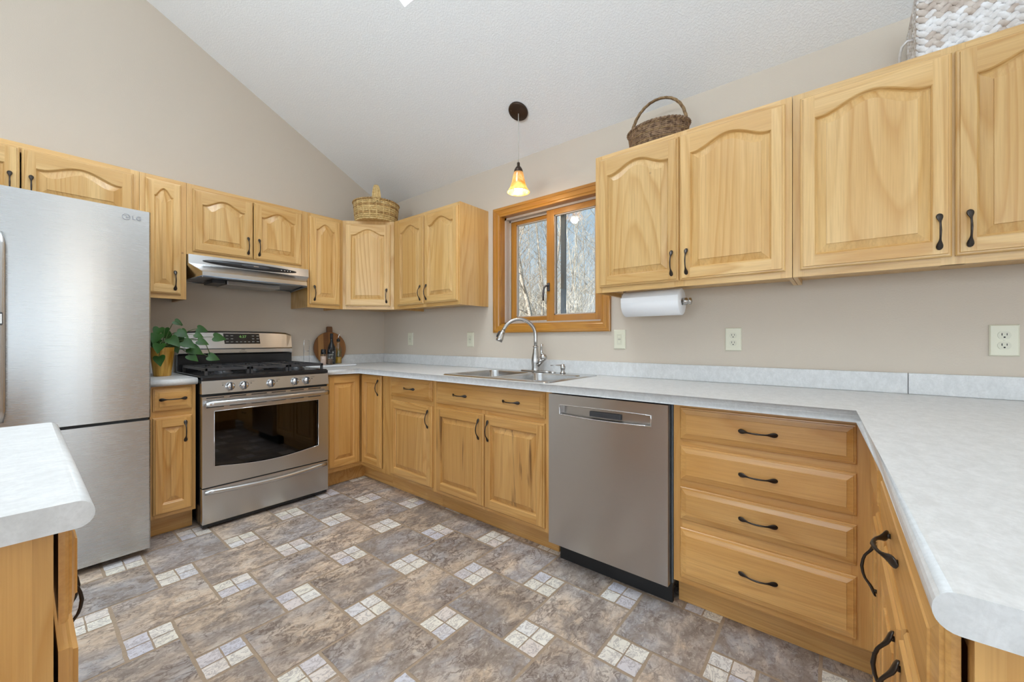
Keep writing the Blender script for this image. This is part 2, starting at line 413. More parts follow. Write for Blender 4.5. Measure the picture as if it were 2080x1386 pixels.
def tag(o, label, cat, group=None):
    o['label'] = label; o['category'] = cat
    if group: o['group'] = group
    return o
def thing(name, label, cat, loc=(0, 0, 0), rz=0.0, group=None):
    o = bpy.data.objects.new(name, None); COL.objects.link(o); o.empty_display_size = 0.1
    o.location = loc; o.rotation_euler = (0, 0, rz); return tag(o, label, cat, group)
def struct(o): o['kind'] = 'structure'; return o
def text_mb(body, size, extrude=0.0006):
    cu = bpy.data.curves.new('lettering', 'FONT'); cu.body = body; cu.size = size; cu.extrude = extrude
    cu.align_x = 'CENTER'; cu.align_y = 'CENTER'
    o = bpy.data.objects.new('lettering', cu); COL.objects.link(o)
    dg = bpy.context.evaluated_depsgraph_get(); me = bpy.data.meshes.new_from_object(o.evaluated_get(dg))
    bpy.data.objects.remove(o); bpy.data.curves.remove(cu)
    vs = [v.co.copy() for v in me.vertices]; fs = [list(p.vertices) for p in me.polygons]; bpy.data.meshes.remove(me)
    return vs, fs

# ------------------------------------------------------------------ the room
def floor_mesh():
    m = MB(); tones = []
    def face(poly, z, mat, tone):
        m.add([(x, y, z) for x, y in poly], [tuple(range(len(poly)))], mat); tones.append(tone)
    m.box(-0.1, 8.1, -8.1, 0.1, -0.06, -0.0012, 0); tones.extend([(0.5, 0.5, 0.5)]*6)
    a, b, g = 0.3158, 0.1490, 0.0058
    ax, ay = 1.0495, -1.9490
    rnd = random.Random(3)
    def wob(x0, y0, x1, y1, n=5, j=0.0016):
        p = []
        for (xa, ya), (xb, yb) in (((x0, y0), (x1, y0)), ((x1, y0), (x1, y1)), ((x1, y1), (x0, y1)), ((x0, y1), (x0, y0))):
            for k in range(n):
                t = k/n; q = j if k else j*0.4
                p.append((xa+(xb-xa)*t + rnd.uniform(-q, q), ya+(yb-ya)*t + rnd.uniform(-q, q)))
        return p
    for i in range(-40, 41):
        for j in range(-40, 41):
            x = ax + i*a - j*b; y = ay + i*b + j*a
            if not (0.0 < x < 7.6 and -7.6 < y < 0.1): continue
            face(wob(x-a+g, y+g, x-g, y+a-g, 7), 0.0, 1, (rnd.random(), rnd.random(), rnd.random()))
            h = b/2; gi = 0.0028
            for u in (0, 1):
                for v in (0, 1):
                    face(wob(x+u*h+(g if u == 0 else gi), y+v*h+(g if v == 0 else gi), x+u*h+h-(gi if u == 0 else g), y+v*h+h-(gi if v == 0 else g), 4, 0.0013),
                         0.0, 2, (rnd.random(), rnd.random(), rnd.random()))
    me = bpy.data.meshes.new('floor'); me.from_pydata(m.v, [], m.f)
    for q in (GROUT, TILE, MOSAIC): me.materials.append(q)
    me.polygons.foreach_set('material_index', m.mi)
    at = me.color_attributes.new('tile_tone', 'FLOAT_COLOR', 'CORNER')
    k = 0
    for p, t in zip(me.polygons, tones):
        for _ in range(p.loop_total): at.data[k].color = (*t, 1); k += 1
    me.update(); o = bpy.data.objects.new('floor', me); COL.objects.link(o); struct(o)
floor_mesh()

HW, SL, RIDGE = 2.503, 0.511, -4.0
HR = HW - SL*RIDGE
def wall_objects():
    m = MB(); m.prism_x([(0.15, -0.06), (0.15, HW), (0.0, HW), (RIDGE, HR), (-8.0, HW), (-8.15, HW), (-8.15, -0.06)], -0.15, 0.0)
    struct(m.build('wall_left', MWALL))
    m = MB(); m.prism_x([(0.15, -0.06), (0.15, HW), (0.0, HW), (RIDGE, HR), (-8.0, HW), (-8.15, HW), (-8.15, -0.06)], 8.0, 8.15)
    struct(m.build('wall_right', MWALL))
    wx0, wx1, wz0, wz1 = 1.577, 2.446, 1.258, 2.104
    m = MB()
    m.box(0, wx0, 0, 0.15, -0.06, HW); m.box(wx1, 8.0, 0, 0.15, -0.06, HW)
    m.box(wx0, wx1, 0, 0.15, -0.06, wz0); m.box(wx0, wx1, 0, 0.15, wz1, HW)
    struct(m.build('wall_back', MWALL))
    m = MB(); m.box(0, 8.0, -8.15, -8.0, -0.06, HW); struct(m.build('wall_front', MWALL))
    # vaulted ceiling with the skylight shaft cut out of the slope over the kitchen
    sx0, sx1, sy0, sy1 = 1.731, 2.33, -1.85, -0.998
    zc = lambda y: HW - SL*y
    def slab(m, x0, x1, y0, y1, z):
        q = [(y0, z(y0)), (y1, z(y1)), (y1, z(y1)+0.12), (y0, z(y0)+0.12)]
        m.prism_x(q, x0, x1)
    m = MB()
    slab(m, -0.15, sx0, RIDGE, 0.2, zc); slab(m, sx1, 8.15, RIDGE, 0.2, zc)
    slab(m, sx0, sx1, sy1, 0.2, zc); slab(m, sx0, sx1, RIDGE, sy0, zc)
    zb = lambda y: HR + SL*(y-RIDGE)
    slab(m, -0.15, 8.15, -8.2, RIDGE, zb)
    struct(m.build('ceiling', MCEIL))
    e = thing('window_2', 'skylight opening in the sloped ceiling', 'skylight'); struct(e)
    m = MB()
    for (x0, x1, y0, y1) in ((sx0-0.02, sx0, sy0, sy1), (sx1, sx1+0.02, sy0, sy1), (sx0-.02, sx1+.02, sy0-0.02, sy0), (sx0-.02, sx1+.02, sy1, sy1+0.02)):
        m.prism_x([(y0, zc(y0)+0.10), (y1, zc(y1)+0.10), (y1, zc(y1)+0.42), (y0, zc(y0)+0.42)], x0, x1)
    m.build('light_shaft', plain('white_shaft_paint', srgb(244, 244, 244), 0.6), e)
    m = MB(); m.prism_x([(sy0, zc(sy0)+0.40), (sy1, zc(sy1)+0.40), (sy1, zc(sy1)+0.41), (sy0, zc(sy0)+0.41)], sx0, sx1)
    m.build('pane', SKYPANE, e)
    # frames of the windows behind the camera
    k = 3
    for (ax_, c, z, w_, h_) in (('x', -2.6, 1.15, 2.6, 2.1), ('x', -6.2, 1.6, 1.6, 1.3), ('y', 2.9, 1.55, 2.2, 1.6), ('y', 5.8, 1.55, 2.2, 1.6)):
        m = MB(); t = 0.08
        for (a0, a1, z0, z1) in ((c-w_/2-t, c-w_/2, z-h_/2, z+h_/2), (c+w_/2, c+w_/2+t, z-h_/2, z+h_/2),
                                 (c-w_/2-t, c+w_/2+t, z+h_/2, z+h_/2+t), (c-w_/2-t, c+w_/2+t, max(z-h_/2-t, 0.0), max(z-h_/2, 0.005)), (c-0.04, c+0.04, z-h_/2, z+h_/2)):
            if ax_ == 'x': m.box(7.90, 7.999, a0, a1, z0, z1)
            else: m.box(a0, a1, -7.999, -7.90, z0, z1)
        struct(m.build('window_%d' % k, OV)); k += 1
wall_objects()

# ------------------------------------------------------------------ the kitchen window over the sink
def kitchen_window():
    e = thing('window_1', 'oak sliding window over the sink', 'window'); struct(e)
    X0, X1, Z0, Z1 = 1.515, 2.507, 1.196, 2.166
    t = 0.063
    def casing(name, mat, quad, horiz):
        # mitred board with a stepped profile
        m = MB(); prof = [(0.0, 0.0), (0.0, 0.017), (0.006, 0.020), (0.020, 0.020), (0.024, 0.016), (0.050, 0.013), (0.056, 0.009), (t, 0.008), (t, 0.0)]
        A, Bq, dA, dB = quad
        r0 = [(A[0]+dA[0]*d, -h, A[1]+dA[1]*d) for d, h in prof]; r1 = [(Bq[0]+dB[0]*d, -h, Bq[1]+dB[1]*d) for d, h in prof]
        m.loft([r0, r1], 0, False); m.build(name, mat, e)
    casing('casing', OH, ((X0, Z1), (X1, Z1), (1, -1), (-1, -1)), True)
    casing('casing', OH, ((X1, Z0), (X0, Z0), (-1, 1), (1, 1)), True)
    casing('casing', OV, ((X0, Z0), (X0, Z1), (1, 1), (1, -1)), False)
    casing('casing', OV, ((X1, Z1), (X1, Z0), (-1, -1), (-1, 1)), False)
    a0, a1, b0, b1 = X0+t, X1-t, Z0+t, Z1-t
    m = MB(); d = 0.004
    m.box(a0-d, a0+0.006, -0.008, 0.048, b0, b1, 0); m.box(a1-0.006, a1+d, -0.008, 0.048, b0, b1, 0)
    m.box(a0-d, a1+d, -0.008, 0.048, b1-0.006, b1+d, 1); m.box(a0-d, a1+d, -0.008, 0.048, b0-d, b0+0.006, 1)
    m.build('jamb', [OV, OH], e)
    m = MB()                                              # vinyl track frame
    for (x0, x1, z0, z1, w) in ((a0, a0+0.022, b0, b1, 0), (a1-0.022, a1, b0, b1, 0), (a0, a1, b1-0.022, b1, 1), (a0, a1, b0, b0+0.018, 1)):
        m.box(x0, x1, 0.046, 0.150, z0, z1)
    m.box(a0, a0+0.034, 0.086, 0.094, b0, b1); m.box(a0, a1, 0.086, 0.094, b0, b0+0.026); m.box(a0, a1, 0.086, 0.094, b1-0.034, b1)
    m.build('track', VINYL, e)
    def sash(x0, x1, z0, z1, y0, y1, ws, wr):
        s_ = MB()
        s_.box(x0, x0+ws, y0, y1, z0, z1, 0, 0.002); s_.box(x1-ws, x1, y0, y1, z0, z1, 0, 0.002)
        s_.box(x0+ws, x1-ws, y0, y1, z1-wr, z1, 1, 0.002); s_.box(x0+ws, x1-ws, y0, y1, z0, z0+wr, 1, 0.002)
        o = s_.build('sash', [OV, OH], e)
        g = MB(); gx0, gx1, gz0, gz1 = x0+ws, x1-ws, z0+wr, z1-wr
        for q in ((gx0, gx0+0.008, gz0, gz1), (gx1-0.008, gx1, gz0, gz1), (gx0, gx1, gz0, gz0+0.008), (gx0, gx1, gz1-0.008, gz1)):
            g.box(q[0], q[1], y0+0.006, y1-0.006, q[2], q[3])
        g.build('gasket', VINYL, o)
        p = MB(); p.box(gx0, gx1, (y0+y1)/2-0.002, (y0+y1)/2+0.002, gz0, gz1); p.build('pane', GLASS, o)
        return o
    sash(1.606, 2.02, b0+0.030, b1-0.028, 0.100, 0.130, 0.050, 0.030)
    sash(1.975, a1-0.012, b0+0.012, b1-0.012, 0.056, 0.086, 0.064, 0.050)
    m = MB(); m.box(2.065, 2.10, 0.105, 0.125, b0+0.045, b1-0.045); m.build('screen_stile', GREYV, e)
    m = MB()                                              # latch handle on the meeting stile
    m.box(1.984, 2.004, 0.046, 0.057, 1.495, 1.555, 0, 0.003)
    m.tube([(1.994, 0.048, 1.535), (1.988, 0.022, 1.530), (1.976, 0.018, 1.515), (1.970, 0.020, 1.47), (1.968, 0.022, 1.425)], [0.007, 0.007, 0.0075, 0.008, 0.006], 8)
    m.build('latch_handle', plain('pewter', (0.12, 0.11, 0.11, 1), 0.4, 0.6), e)
kitchen_window()

# ------------------------------------------------------------------ cabinet joinery
def door_mesh(w, h, arch=0.0, sw=0.048, rb=0.055, rt=0.056, thick=0.020):
    """raised-panel door; x 0..w, z 0..h, back y=0, front y=-thick; mats: 0 stiles/panel (vertical), 1 rails (horizontal)"""
    m = MB(); F = -thick
    sw = min(sw, w*0.225)
    # outer ogee edge
    def rect(i): return [(i, i), (w-i, i), (w-i, h-i), (i, h-i)]
    edge = [(0.0, 0.0), (0.0, F+0.010), (0.004, F+0.006), (0.009, F+0.0055), (0.0105, F)]
    for (i0, y0), (i1, y1) in zip(edge, edge[1:]):
        r0, r1 = rect(i0), rect(i1)
        for k in range(4):
            j = (k+1) % 4
            m.add([(r0[k][0], y0, r0[k][1]), (r0[j][0], y0, r0[j][1]), (r1[j][0], y1, r1[j][1]), (r1[k][0], y1, r1[k][1])], [(0, 1, 2, 3)], 1 if k in (0, 2) else 0)
    m.add([(x, 0, z) for x, z in rect(0)], [(0, 1, 2, 3)], 0)
    i = edge[-1][0]
    top_sh = h - rt - arch
    nn = 24 if arch else 1
    def zt(t):
        if not arch: return top_sh
        u = min(max((t-0.055)/0.89, 0), 1); ex = 0.50+0.28*min(1.0, (w-2*sw)/0.30)
        return top_sh + arch*(math.sin(PI*u)**2)**ex
    curve = [(sw+(w-2*sw)*k/nn, zt(k/nn)) for k in range(nn+1)]
    m.add([(i, F, i), (sw, F, i), (sw, F, h-i), (i, F, h-i)], [(0, 1, 2, 3)], 0)
    m.add([(w-sw, F, i), (w-i, F, i), (w-i, F, h-i), (w-sw, F, h-i)], [(0, 1, 2, 3)], 0)
    m.add([(sw, F, i), (w-sw, F, i), (w-sw, F, rb), (sw, F, rb)], [(0, 1, 2, 3)], 1)
    for (xa, za), (xb, zb) in zip(curve, curve[1:]):
        m.add([(xa, F, za), (xb, F, zb), (xb, F, h-i), (xa, F, h-i)], [(0, 1, 2, 3)], 1)
    ow = w-2*sw
    bev = min(0.037, 0.40*ow)
    steps = [(0.0, F), (0.0030, F+0.0030), (0.0055, F+0.0105), (0.0085, F+0.0128), (bev, F+0.0034), (bev+0.0008, F+0.0002)]
    def ring(d):                                   # inset outline: bottom-left, bottom-right, then the arch from right to left
        x0, x1 = sw+d, w-sw-d
        top = []
        for k in range(nn, -1, -1):
            t = k/nn; e = 1e-3; sl = (zt(min(t+e, 1))-zt(max(t-e, 0)))/(2*e*ow)
            top.append((x0+(x1-x0)*t, zt(t)-d*min(math.sqrt(1+sl*sl), 1.25)))
        return [(x0, rb+d), (x1, rb+d)] + top
    loops = [ring(d) for d, _ in steps]; n = len(loops[0])
    for q in range(len(steps)-1):
        for k in range(n):
            j = (k+1) % n
            m.add([(loops[q][k][0], steps[q][1], loops[q][k][1]), (loops[q][j][0], steps[q][1], loops[q][j][1]),
                   (loops[q+1][j][0], steps[q+1][1], loops[q+1][j][1]), (loops[q+1][k][0], steps[q+1][1], loops[q+1][k][1])], [(0, 1, 2, 3)], 0 if q >= 3 else (1 if k == 0 or 1 < k < n-1 else 0))
    L = loops[-1]; y = steps[-1][1]; bz = L[0][1]; tops = list(reversed(L[2:]))
    for (xa, za), (xb, zb) in zip(tops, tops[1:]):
        m.add([(xa, y, bz), (xb, y, bz), (xb, y, zb), (xa, y, za)], [(0, 1, 2, 3)], 0)
    return m
def drawer_mesh(w, h, thick=0.020):
    m = MB(); F = -thick
    def rect(i): return [(i, i), (w-i, i), (w-i, h-i), (i, h-i)]
    bv = min(0.026, h*0.21)
    st = [(0.0, 0.0), (0.0, F+0.0135), (0.0030, F+0.0100), (0.0070, F+0.0096), (0.0084, F+0.0064), (0.0108, F+0.0060), (bv, F+0.0022), (bv+0.0008, F)]
    for (i0, y0), (i1, y1) in zip(st, st[1:]):
        r0, r1 = rect(i0), rect(i1)
        for k in range(4):
            j = (k+1) % 4
            m.add([(r0[k][0], y0, r0[k][1]), (r0[j][0], y0, r0[j][1]), (r1[j][0], y1, r1[j][1]), (r1[k][0], y1, r1[k][1])], [(0, 1, 2, 3)], 0)
    i = st[-1][0]
    m.add([(i, F, i), (w-i, F, i), (w-i, F, h-i), (i, F, h-i)], [(0, 1, 2, 3)], 0)
    m.add([(x, 0, z) for x, z in rect(0)], [(0, 1, 2, 3)], 0)
    return m
def pull_mesh():
    st = [(-.0640, .0015, .0018, .0012), (-.0615, .0030, .0062, .0022), (-.0560, .0050, .0088, .0032), (-.0500, .0068, .0090, .0036), (-.0440, .0092, .0075, .0036),
          (-.0385, .0125, .0052, .0035), (-.0330, .0165, .0036, .0034), (-.0270, .0205, .0029, .0031), (-.0160, .0240, .0030, .0031), (0, .0262, .0034, .0035)]
    st = st + [(-a, b, c, d) for a, b, c, d in reversed(st[:-1])]
    m = MB(); rings = []
    for x, y, hz, hy in st:
        rings.append([(x, -y + hy*math.sin(2*PI*k/10), hz*math.cos(2*PI*k/10)) for k in range(10)])
    m.loft(rings, 0, True)
    for s_ in (-1, 1):
        m.lathe([(0.0045, 0.0), (0.0045, -0.006)], (s_*0.052, 0, 0), 8, 0, 'y')
    return m.mesh('handle', BRONZE)
PULL = pull_mesh()
def handle(parent, x, z, vertical, y=-0.020):
    o = bpy.data.objects.new('handle', PULL); COL.objects.link(o); o.parent = parent
    o.location = (x, y, z); o.rotation_euler = (0, PI/2 if vertical else 0, 0); return o
def add_door(root, x0, x1, z0, z1, yf, arch=0.0, hx=None, hz=None, base=False, rot=0.0, loc=None, streak=False, label=None):
    m = door_mesh(x1-x0, z1-z0, arch, rt=0.046 if arch else 0.056)
    mats = [(BVS if base else WVS) if streak else (BV if base else WV), BH if base else WH]
    o = m.build('door', mats, root, loc if loc else (x0, yf, z0), (0, 0, rot))
    if hx is not None: handle(o, hx, hz, True)
    return o
def add_drawer(root, x0, x1, z0, z1, yf, pulls=(0.5,), base=True, name='drawer'):
    o = drawer_mesh(x1-x0, z1-z0).build(name, BH if base else WH, root, (x0, yf, z0))
    for p in pulls: handle(o, (x1-x0)*p, (z1-z0)*0.5, False)
    return o
def upper(label, loc, rz, w, z0, z1, D, doors, left_stile=0.03, right_stile=0.03, mid=None, dz=None):
    """doors: (x0, x1, 'l'/'r' handle side)"""
    e = thing('wall_cabinet', label, 'cabinet', loc, rz, 'wall cabinets')
    m = MB(); t = 0.016; yb = -D+0.019
    m.box(0, t, yb, -0.002, z0, z1, 0); m.box(w-t, w, yb, -0.002, z0, z1, 0)
    m.box(t, w-t, yb, -0.002, z0+0.022, z0+0.036, 0); m.box(t, w-t, yb, -0.002, z1-t, z1, 0); m.box(t, w-t, -0.012, -0.002, z0+0.03, z1-t, 0)
    m.build('carcass', WV, e)
    f = MB()
    xs = [(0, left_stile), (w-right_stile, w)] + ([mid] if mid else [])
    for a, b in xs: f.box(a, b, -D, yb, z0, z1, 0, 0.0012)
    f.box(left_stile, w-right_stile, -D+0.0004, yb, z0, z0+0.05, 1); f.box(left_stile, w-right_stile, -D+0.0004, yb, z1-0.05, z1, 1)
    f.build('face_frame', [WV, WH], e)
    za, zb = dz if dz else (z0+0.028, z1-0.027)
    for x0, x1, side in doors:
        h = zb-za
        add_door(e, x0, x1, za, zb, -D, 0.050 if h > 0.5 else 0.048, (0.032 if side == 'l' else (x1-x0)-0.032) if side else None, 0.088, False)
    return e
ZT, ZB, UD = 2.169, 1.405, 0.311
R90 = PI/2
upper('two-door wooden wall cabinet beside the window, left of it', (0.626, 0, 0), 0, 0.826, ZB, ZT, UD, [(0.063, 0.414, 'r'), (0.427, 0.814, 'l')], 0.07, 0.03, (0.40, 0.44))
upper('two-door wooden wall cabinet above the paper towel roll', (2.560, 0, 0), 0, 0.914, ZB, ZT, UD, [(0.029, 0.456, 'r'), (0.462, 0.890, 'l')], 0.04, 0.04, (0.43, 0.49))
upper('two-door wooden wall cabinet under the white woven basket, at the far right', (3.476, 0, 0), 0, 0.914, ZB, ZT, UD, [(0.026, 0.456, 'r'), (0.464, 0.890, 'l')], 0.04, 0.04, (0.43, 0.49))
upper('narrow one-door wooden wall cabinet right of the range hood', (0, -0.905, 0), R90, 0.294, ZB, ZT, UD, [(0.015, 0.266, 'l')])
upper('short two-door wooden wall cabinet above the range hood', (0, -1.671, 0), R90, 0.765, 1.703, ZT, UD, [(0.031, 0.378, 'r'), (0.384, 0.717, 'l')], 0.04, 0.06, None, (1.728, 2.140))
upper('narrowest one-door wooden wall cabinet between fridge and range hood', (0, -1.897, 0), R90, 0.225, ZB, ZT, UD, [(0.025, 0.197, 'r')])
upper('short two-door wooden wall cabinet above the refrigerator', (0, -2.83, 0), R90, 0.932, 1.845, ZT, UD, [(0.047, 0.474, 'r'), (0.480, 0.905, 'l')], 0.05, 0.04, None, (1.855, 2.142))

def diagonal_upper():
    e = thing('wall_cabinet', 'diagonal corner wall cabinet under the pale wicker basket', 'cabinet', (0.311, -0.611, 0), math.atan2(0.300, 0.313), 'wall cabinets')
    L = math.hypot(0.313, 0.300); inv = Matrix.Rotation(-math.atan2(0.300, 0.313), 4, 'Z') @ Matrix.Translation((-0.311, 0.611, 0))
    fp = [(0.002, -0.002), (0.6245, -0.002), (0.6245, -0.314), (0.313, -0.6095), (0.002, -0.6095)]
    P = [tuple((inv @ Vector((x, y, 0))).xy) for x, y in fp]
    m = MB(); m.prism(P, ZB+0.022, ZT, 0); m.build('carcass', WV, e)
    f = MB()
    f.box(0.0, 0.026, 0.0, 0.018, ZB, ZT, 0); f.box(L-0.026, L, 0, 0.018, ZB, ZT, 0)
    f.box(0.026, L-0.026, 0.0004, 0.018, ZB, ZB+0.05, 1); f.box(0.026, L-0.026, 0.0004, 0.018, ZT-0.05, ZT, 1)
    f.build('face_frame', [WV, WH], e)
    add_door(e, 0.026, L-0.030, ZB+0.028, ZT-0.027, 0.0, 0.050, L-0.056-0.030, 0.088)
diagonal_upper()

BT, FZ, BD_ = 0.875, 0.122, 0.606     # carcass top, bottom of face frame, depth
def base_shell(e, w, D=BD_, stiles=(), rails=(), toe=0.535, toe_lr=(0, 0), zt=BT):
    m = MB(); yb = -D+0.019
    m.box(0, 0.016, yb, -0.003, FZ, zt); m.box(w-0.016, w, yb, -0.003, FZ, zt)
    m.box(0.016, w-0.016, yb, -0.003, FZ, FZ+0.016); m.box(0.016, w-0.016, -0.016, -0.003, FZ, zt)
    m.build('carcass', BV, e)
    f = MB()
    for a, b in stiles: f.box(a, b, -D, yb, FZ, zt, 0)
    for a, b, z0, z1 in rails: f.box(a, b, -D+0.0004, yb, z0, z1, 1)
    f.build('face_frame', [BV, BH], e)
    k = MB(); k.box(toe_lr[0], w-toe_lr[1], -toe, -toe+0.018, 0.001, FZ); k.build('toe_kick', BH, e)
DT = 0.697                             # top of the base doors
def base_cab(label, loc, rz, w, doors=(), drawers=(), D=BD_, ls=0.03, rs=0.03, mid=None, zmid=True, streak=False, toe=0.535, extra_rails=(), gap=0.0):
    e = thing('base_cabinet', label, 'cabinet', loc, rz, 'base cabinets')
    st = [(0, ls), (w-rs, w)] + ([mid] if mid else [])
    ra = [(ls, w-rs, FZ, FZ+0.045), (ls, w-rs, 0.845, BT)] + ([(ls, w-rs, 0.685, 0.735)] if zmid else []) + [(ls, w-rs, a, b) for a, b in extra_rails]
    base_shell(e, w, D, st, ra, toe)
    for x0, x1, side in doors:
        add_door(e, x0, x1, 0.143, DT, -D-gap, 0, ((0.034 if side == 'l' else x1-x0-0.034) if side else None), DT-0.143-0.092, True, streak=streak)
    for x0, x1, z0, z1, pulls, nm in drawers: add_drawer(e, x0, x1, z0, z1, -D-gap, pulls, True, nm)
    return e
base_cab('base cabinet with one drawer and one door, left of the sink cabinet', (0.935, 0, 0), 0, 0.582, [(0.096, 0.570, 'r')], [(0.092, 0.568, 0.725, 0.865, (0.5,), 'drawer')], ls=0.10, rs=0.03)
base_cab('wide two-door sink cabinet with dark mineral streaks in the doors', (1.518, 0, 0), 0, 0.942, [(0.030, 0.462, 'r'), (0.470, 0.903, 'l')], [(0.027, 0.903, 0.722, 0.863, (0.27, 0.745), 'false_drawer_front')], ls=0.04, rs=0.045, mid=(0.44, 0.49), streak=True)
base_cab('four-drawer base cabinet right of the dishwasher', (3.080, 0, 0), 0, 0.633, [], [(0.028, 0.592, 0.727, 0.860, (0.5,), 'drawer'), (0.028, 0.592, 0.556, 0.699, (0.5,), 'drawer'), (0.028, 0.592, 0.391, 0.527, (0.5,), 'drawer'), (0.028, 0.592, 0.146, 0.356, (0.5,), 'drawer')], zmid=True, ls=0.035, rs=0.056, extra_rails=((0.515, 0.570), (0.345, 0.400)))
base_cab('slim base cabinet with drawer and door between fridge and range', (0, -1.895, 0), R90, 0.206, [(0.010, 0.188, 'r')], [(0.010, 0.188, 0.733, 0.866, (0.5,), 'drawer')], ls=0.02, rs=0.02, toe=0.53)
PX, PD = 4.320, 0.608
base_cab('peninsula cabinet with one door nearest the inner corner', (PX, -0.607, 0), -R90, 0.549, [(0.355, 0.525, 'r')], [(0.265, 0.533, 0.733, 0.866, (), 'false_drawer_front')], D=PD, ls=0.26, rs=0.02)
base_cab('peninsula cabinet with wide drawer over two doors, nearest the cut counter end', (PX, -1.157, 0), -R90, 0.650, [(0.022, 0.343, 'r'), (0.351, 0.630, 'l')], [(0.022, 0.630, 0.733, 0.868, (0.46,), 'drawer')], D=PD-0.005, mid=(0.33, 0.37), ls=0.03, rs=0.025, gap=0.005)
base_cab('island cabinet at the left edge under the short countertop', (2.770, -2.930, 0), PI, 0.80, [(0.015, 0.400, 'r'), (0.410, 0.785, 'l')], [(0.015, 0.785, 0.735, 0.870, (0.5,), 'drawer')], D=0.604, ls=0.022, rs=0.022, mid=(0.385, 0.425), gap=0.005)

def corner_base():
    e = thing('base_cabinet', 'corner base cabinet with two folding doors meeting at the inner corner', 'cabinet', (0, 0, 0), 0, 'base cabinets')
    m = MB(); m.prism([(0.003, -0.003), (0.933, -0.003), (0.933, -0.59), (0.59, -0.59), (0.59, -0.914), (0.003, -0.914)], FZ, BT); m.build('carcass', BV, e)
    f = MB(); f.box(0.912, 0.933, -0.606, -0.587, FZ, BT, 0); f.box(0.587, 0.606, -0.914, -0.895, FZ, BT, 0)
    f.box(0.606, 0.912, -0.606, -0.588, FZ, FZ+0.03, 1); f.box(0.606, 0.912, -0.606, -0.588, 0.868, BT, 1)
    f.box(0.588, 0.606, -0.895, -0.606, FZ, FZ+0.03, 1); f.box(0.588, 0.606, -0.895, -0.606, 0.868, BT, 1)
    f.build('face_frame', [BV, BH], e)
    k = MB(); k.box(0.517, 0.934, -0.535, -0.517, 0.001, FZ); k.box(0.517, 0.535, -0.914, -0.535, 0.001, FZ); k.build('toe_kick', BH, e)
    d1 = door_mesh(0.264, 0.710).build('door', [BV, BH], e, (0.606, -0.892, 0.154), (0, 0, R90))
    d2 = door_mesh(0.272, 0.710).build('door', [BV, BH], e, (0.632, -0.606, 0.154))
    handle(d2, 0.272-0.030, 0.710-0.092, True)
corner_base()

# ------------------------------------------------------------------ countertops
CT, CB = 0.915, 0.8765
def slab_with_bullnose(poly, round_edges, name, cut=None):
    """poly counter-clockwise (x,y); round_edges: indices of edges whose front is a bullnose"""
    bm = bmesh.new(); lo = [bm.verts.new((x, y, CB)) for x, y in poly]; hi = [bm.verts.new((x, y, CT)) for x, y in poly]
    n = len(poly); bm.faces.new(list(reversed(lo))); bm.faces.new(hi); side = []
    for i in range(n): bm.faces.new((lo[i], lo[(i+1) % n], hi[(i+1) % n], hi[i]))
    ed = []
    for i in round_edges:
        for r in (lo, hi):
            ed.append(bm.edges.get((r[i], r[(i+1) % n])))
    bmesh.ops.bevel(bm, geom=ed, offset=0.0185, segments=6, affect='EDGES', profile=0.5)
    me = bpy.data.meshes.new(name); bm.to_mesh(me); bm.free()
    o = bpy.data.objects.new(name, me); COL.objects.link(o)
    if cut:
        c = MB(); c.box(*cut); cme = c.mesh('cutter', MLAM); co = bpy.data.objects.new('cutter', cme); COL.objects.link(co)
        md = o.modifiers.new('b', 'BOOLEAN'); md.object = co; md.operation = 'DIFFERENCE'; md.solver = 'EXACT'
        dg = bpy.context.evaluated_depsgraph_get(); me2 = bpy.data.meshes.new_from_object(o.evaluated_get(dg))
        o.modifiers.clear(); o.data = me2; bpy.data.objects.remove(co); bpy.data.meshes.remove(cme)
    o.data.materials.clear(); o.data.materials.append(MLAM)
    for p in o.data.polygons: p.use_smooth = abs(p.normal.z) < 0.99 and abs(p.normal.z) > 0.05
    return o
def splash(parent, x0, x1, y0, y1):
    m = MB(); m.box(x0, x1, y0, y1, CT+0.0005, 1.003, 0, 0.004); m.build('backsplash', MLAM, parent)
P1 = [(0.003, -0.003), (0.003, -0.9135), (0.654, -0.9135), (0.654, -0.654), (3.687, -0.654), (3.687, -1.827), (4.42, -1.827), (4.42, -0.003)]
c1 = slab_with_bullnose(P1, (2, 3, 4), 'countertop', (1.655, 2.425, -0.60, -0.17, 0.85, 0.95))
tag(c1, 'long white laminate countertop running around the sink and along the peninsula', 'countertop')
splash(c1, 0.0245, 3.852, -0.0225, -0.003); splash(c1, 3.8535, 4.42, -0.0225, -0.003); splash(c1, 0.003, 0.0225, -0.9125, -0.003)
c2 = slab_with_bullnose([(0.003, -1.6865), (0.003, -1.905), (0.650, -1.905), (0.650, -1.6865)], (2,), 'countertop')
tag(c2, 'small white laminate countertop between fridge and range', 'countertop'); splash(c2, 0.003, 0.0225, -1.904, -1.6875)
c3 = slab_with_bullnose([(1.935, -2.287), (1.935, -2.96), (2.787, -2.96), (2.787, -2.287)], (3,), 'countertop')
tag(c3, 'short white laminate island countertop at the left edge', 'countertop')

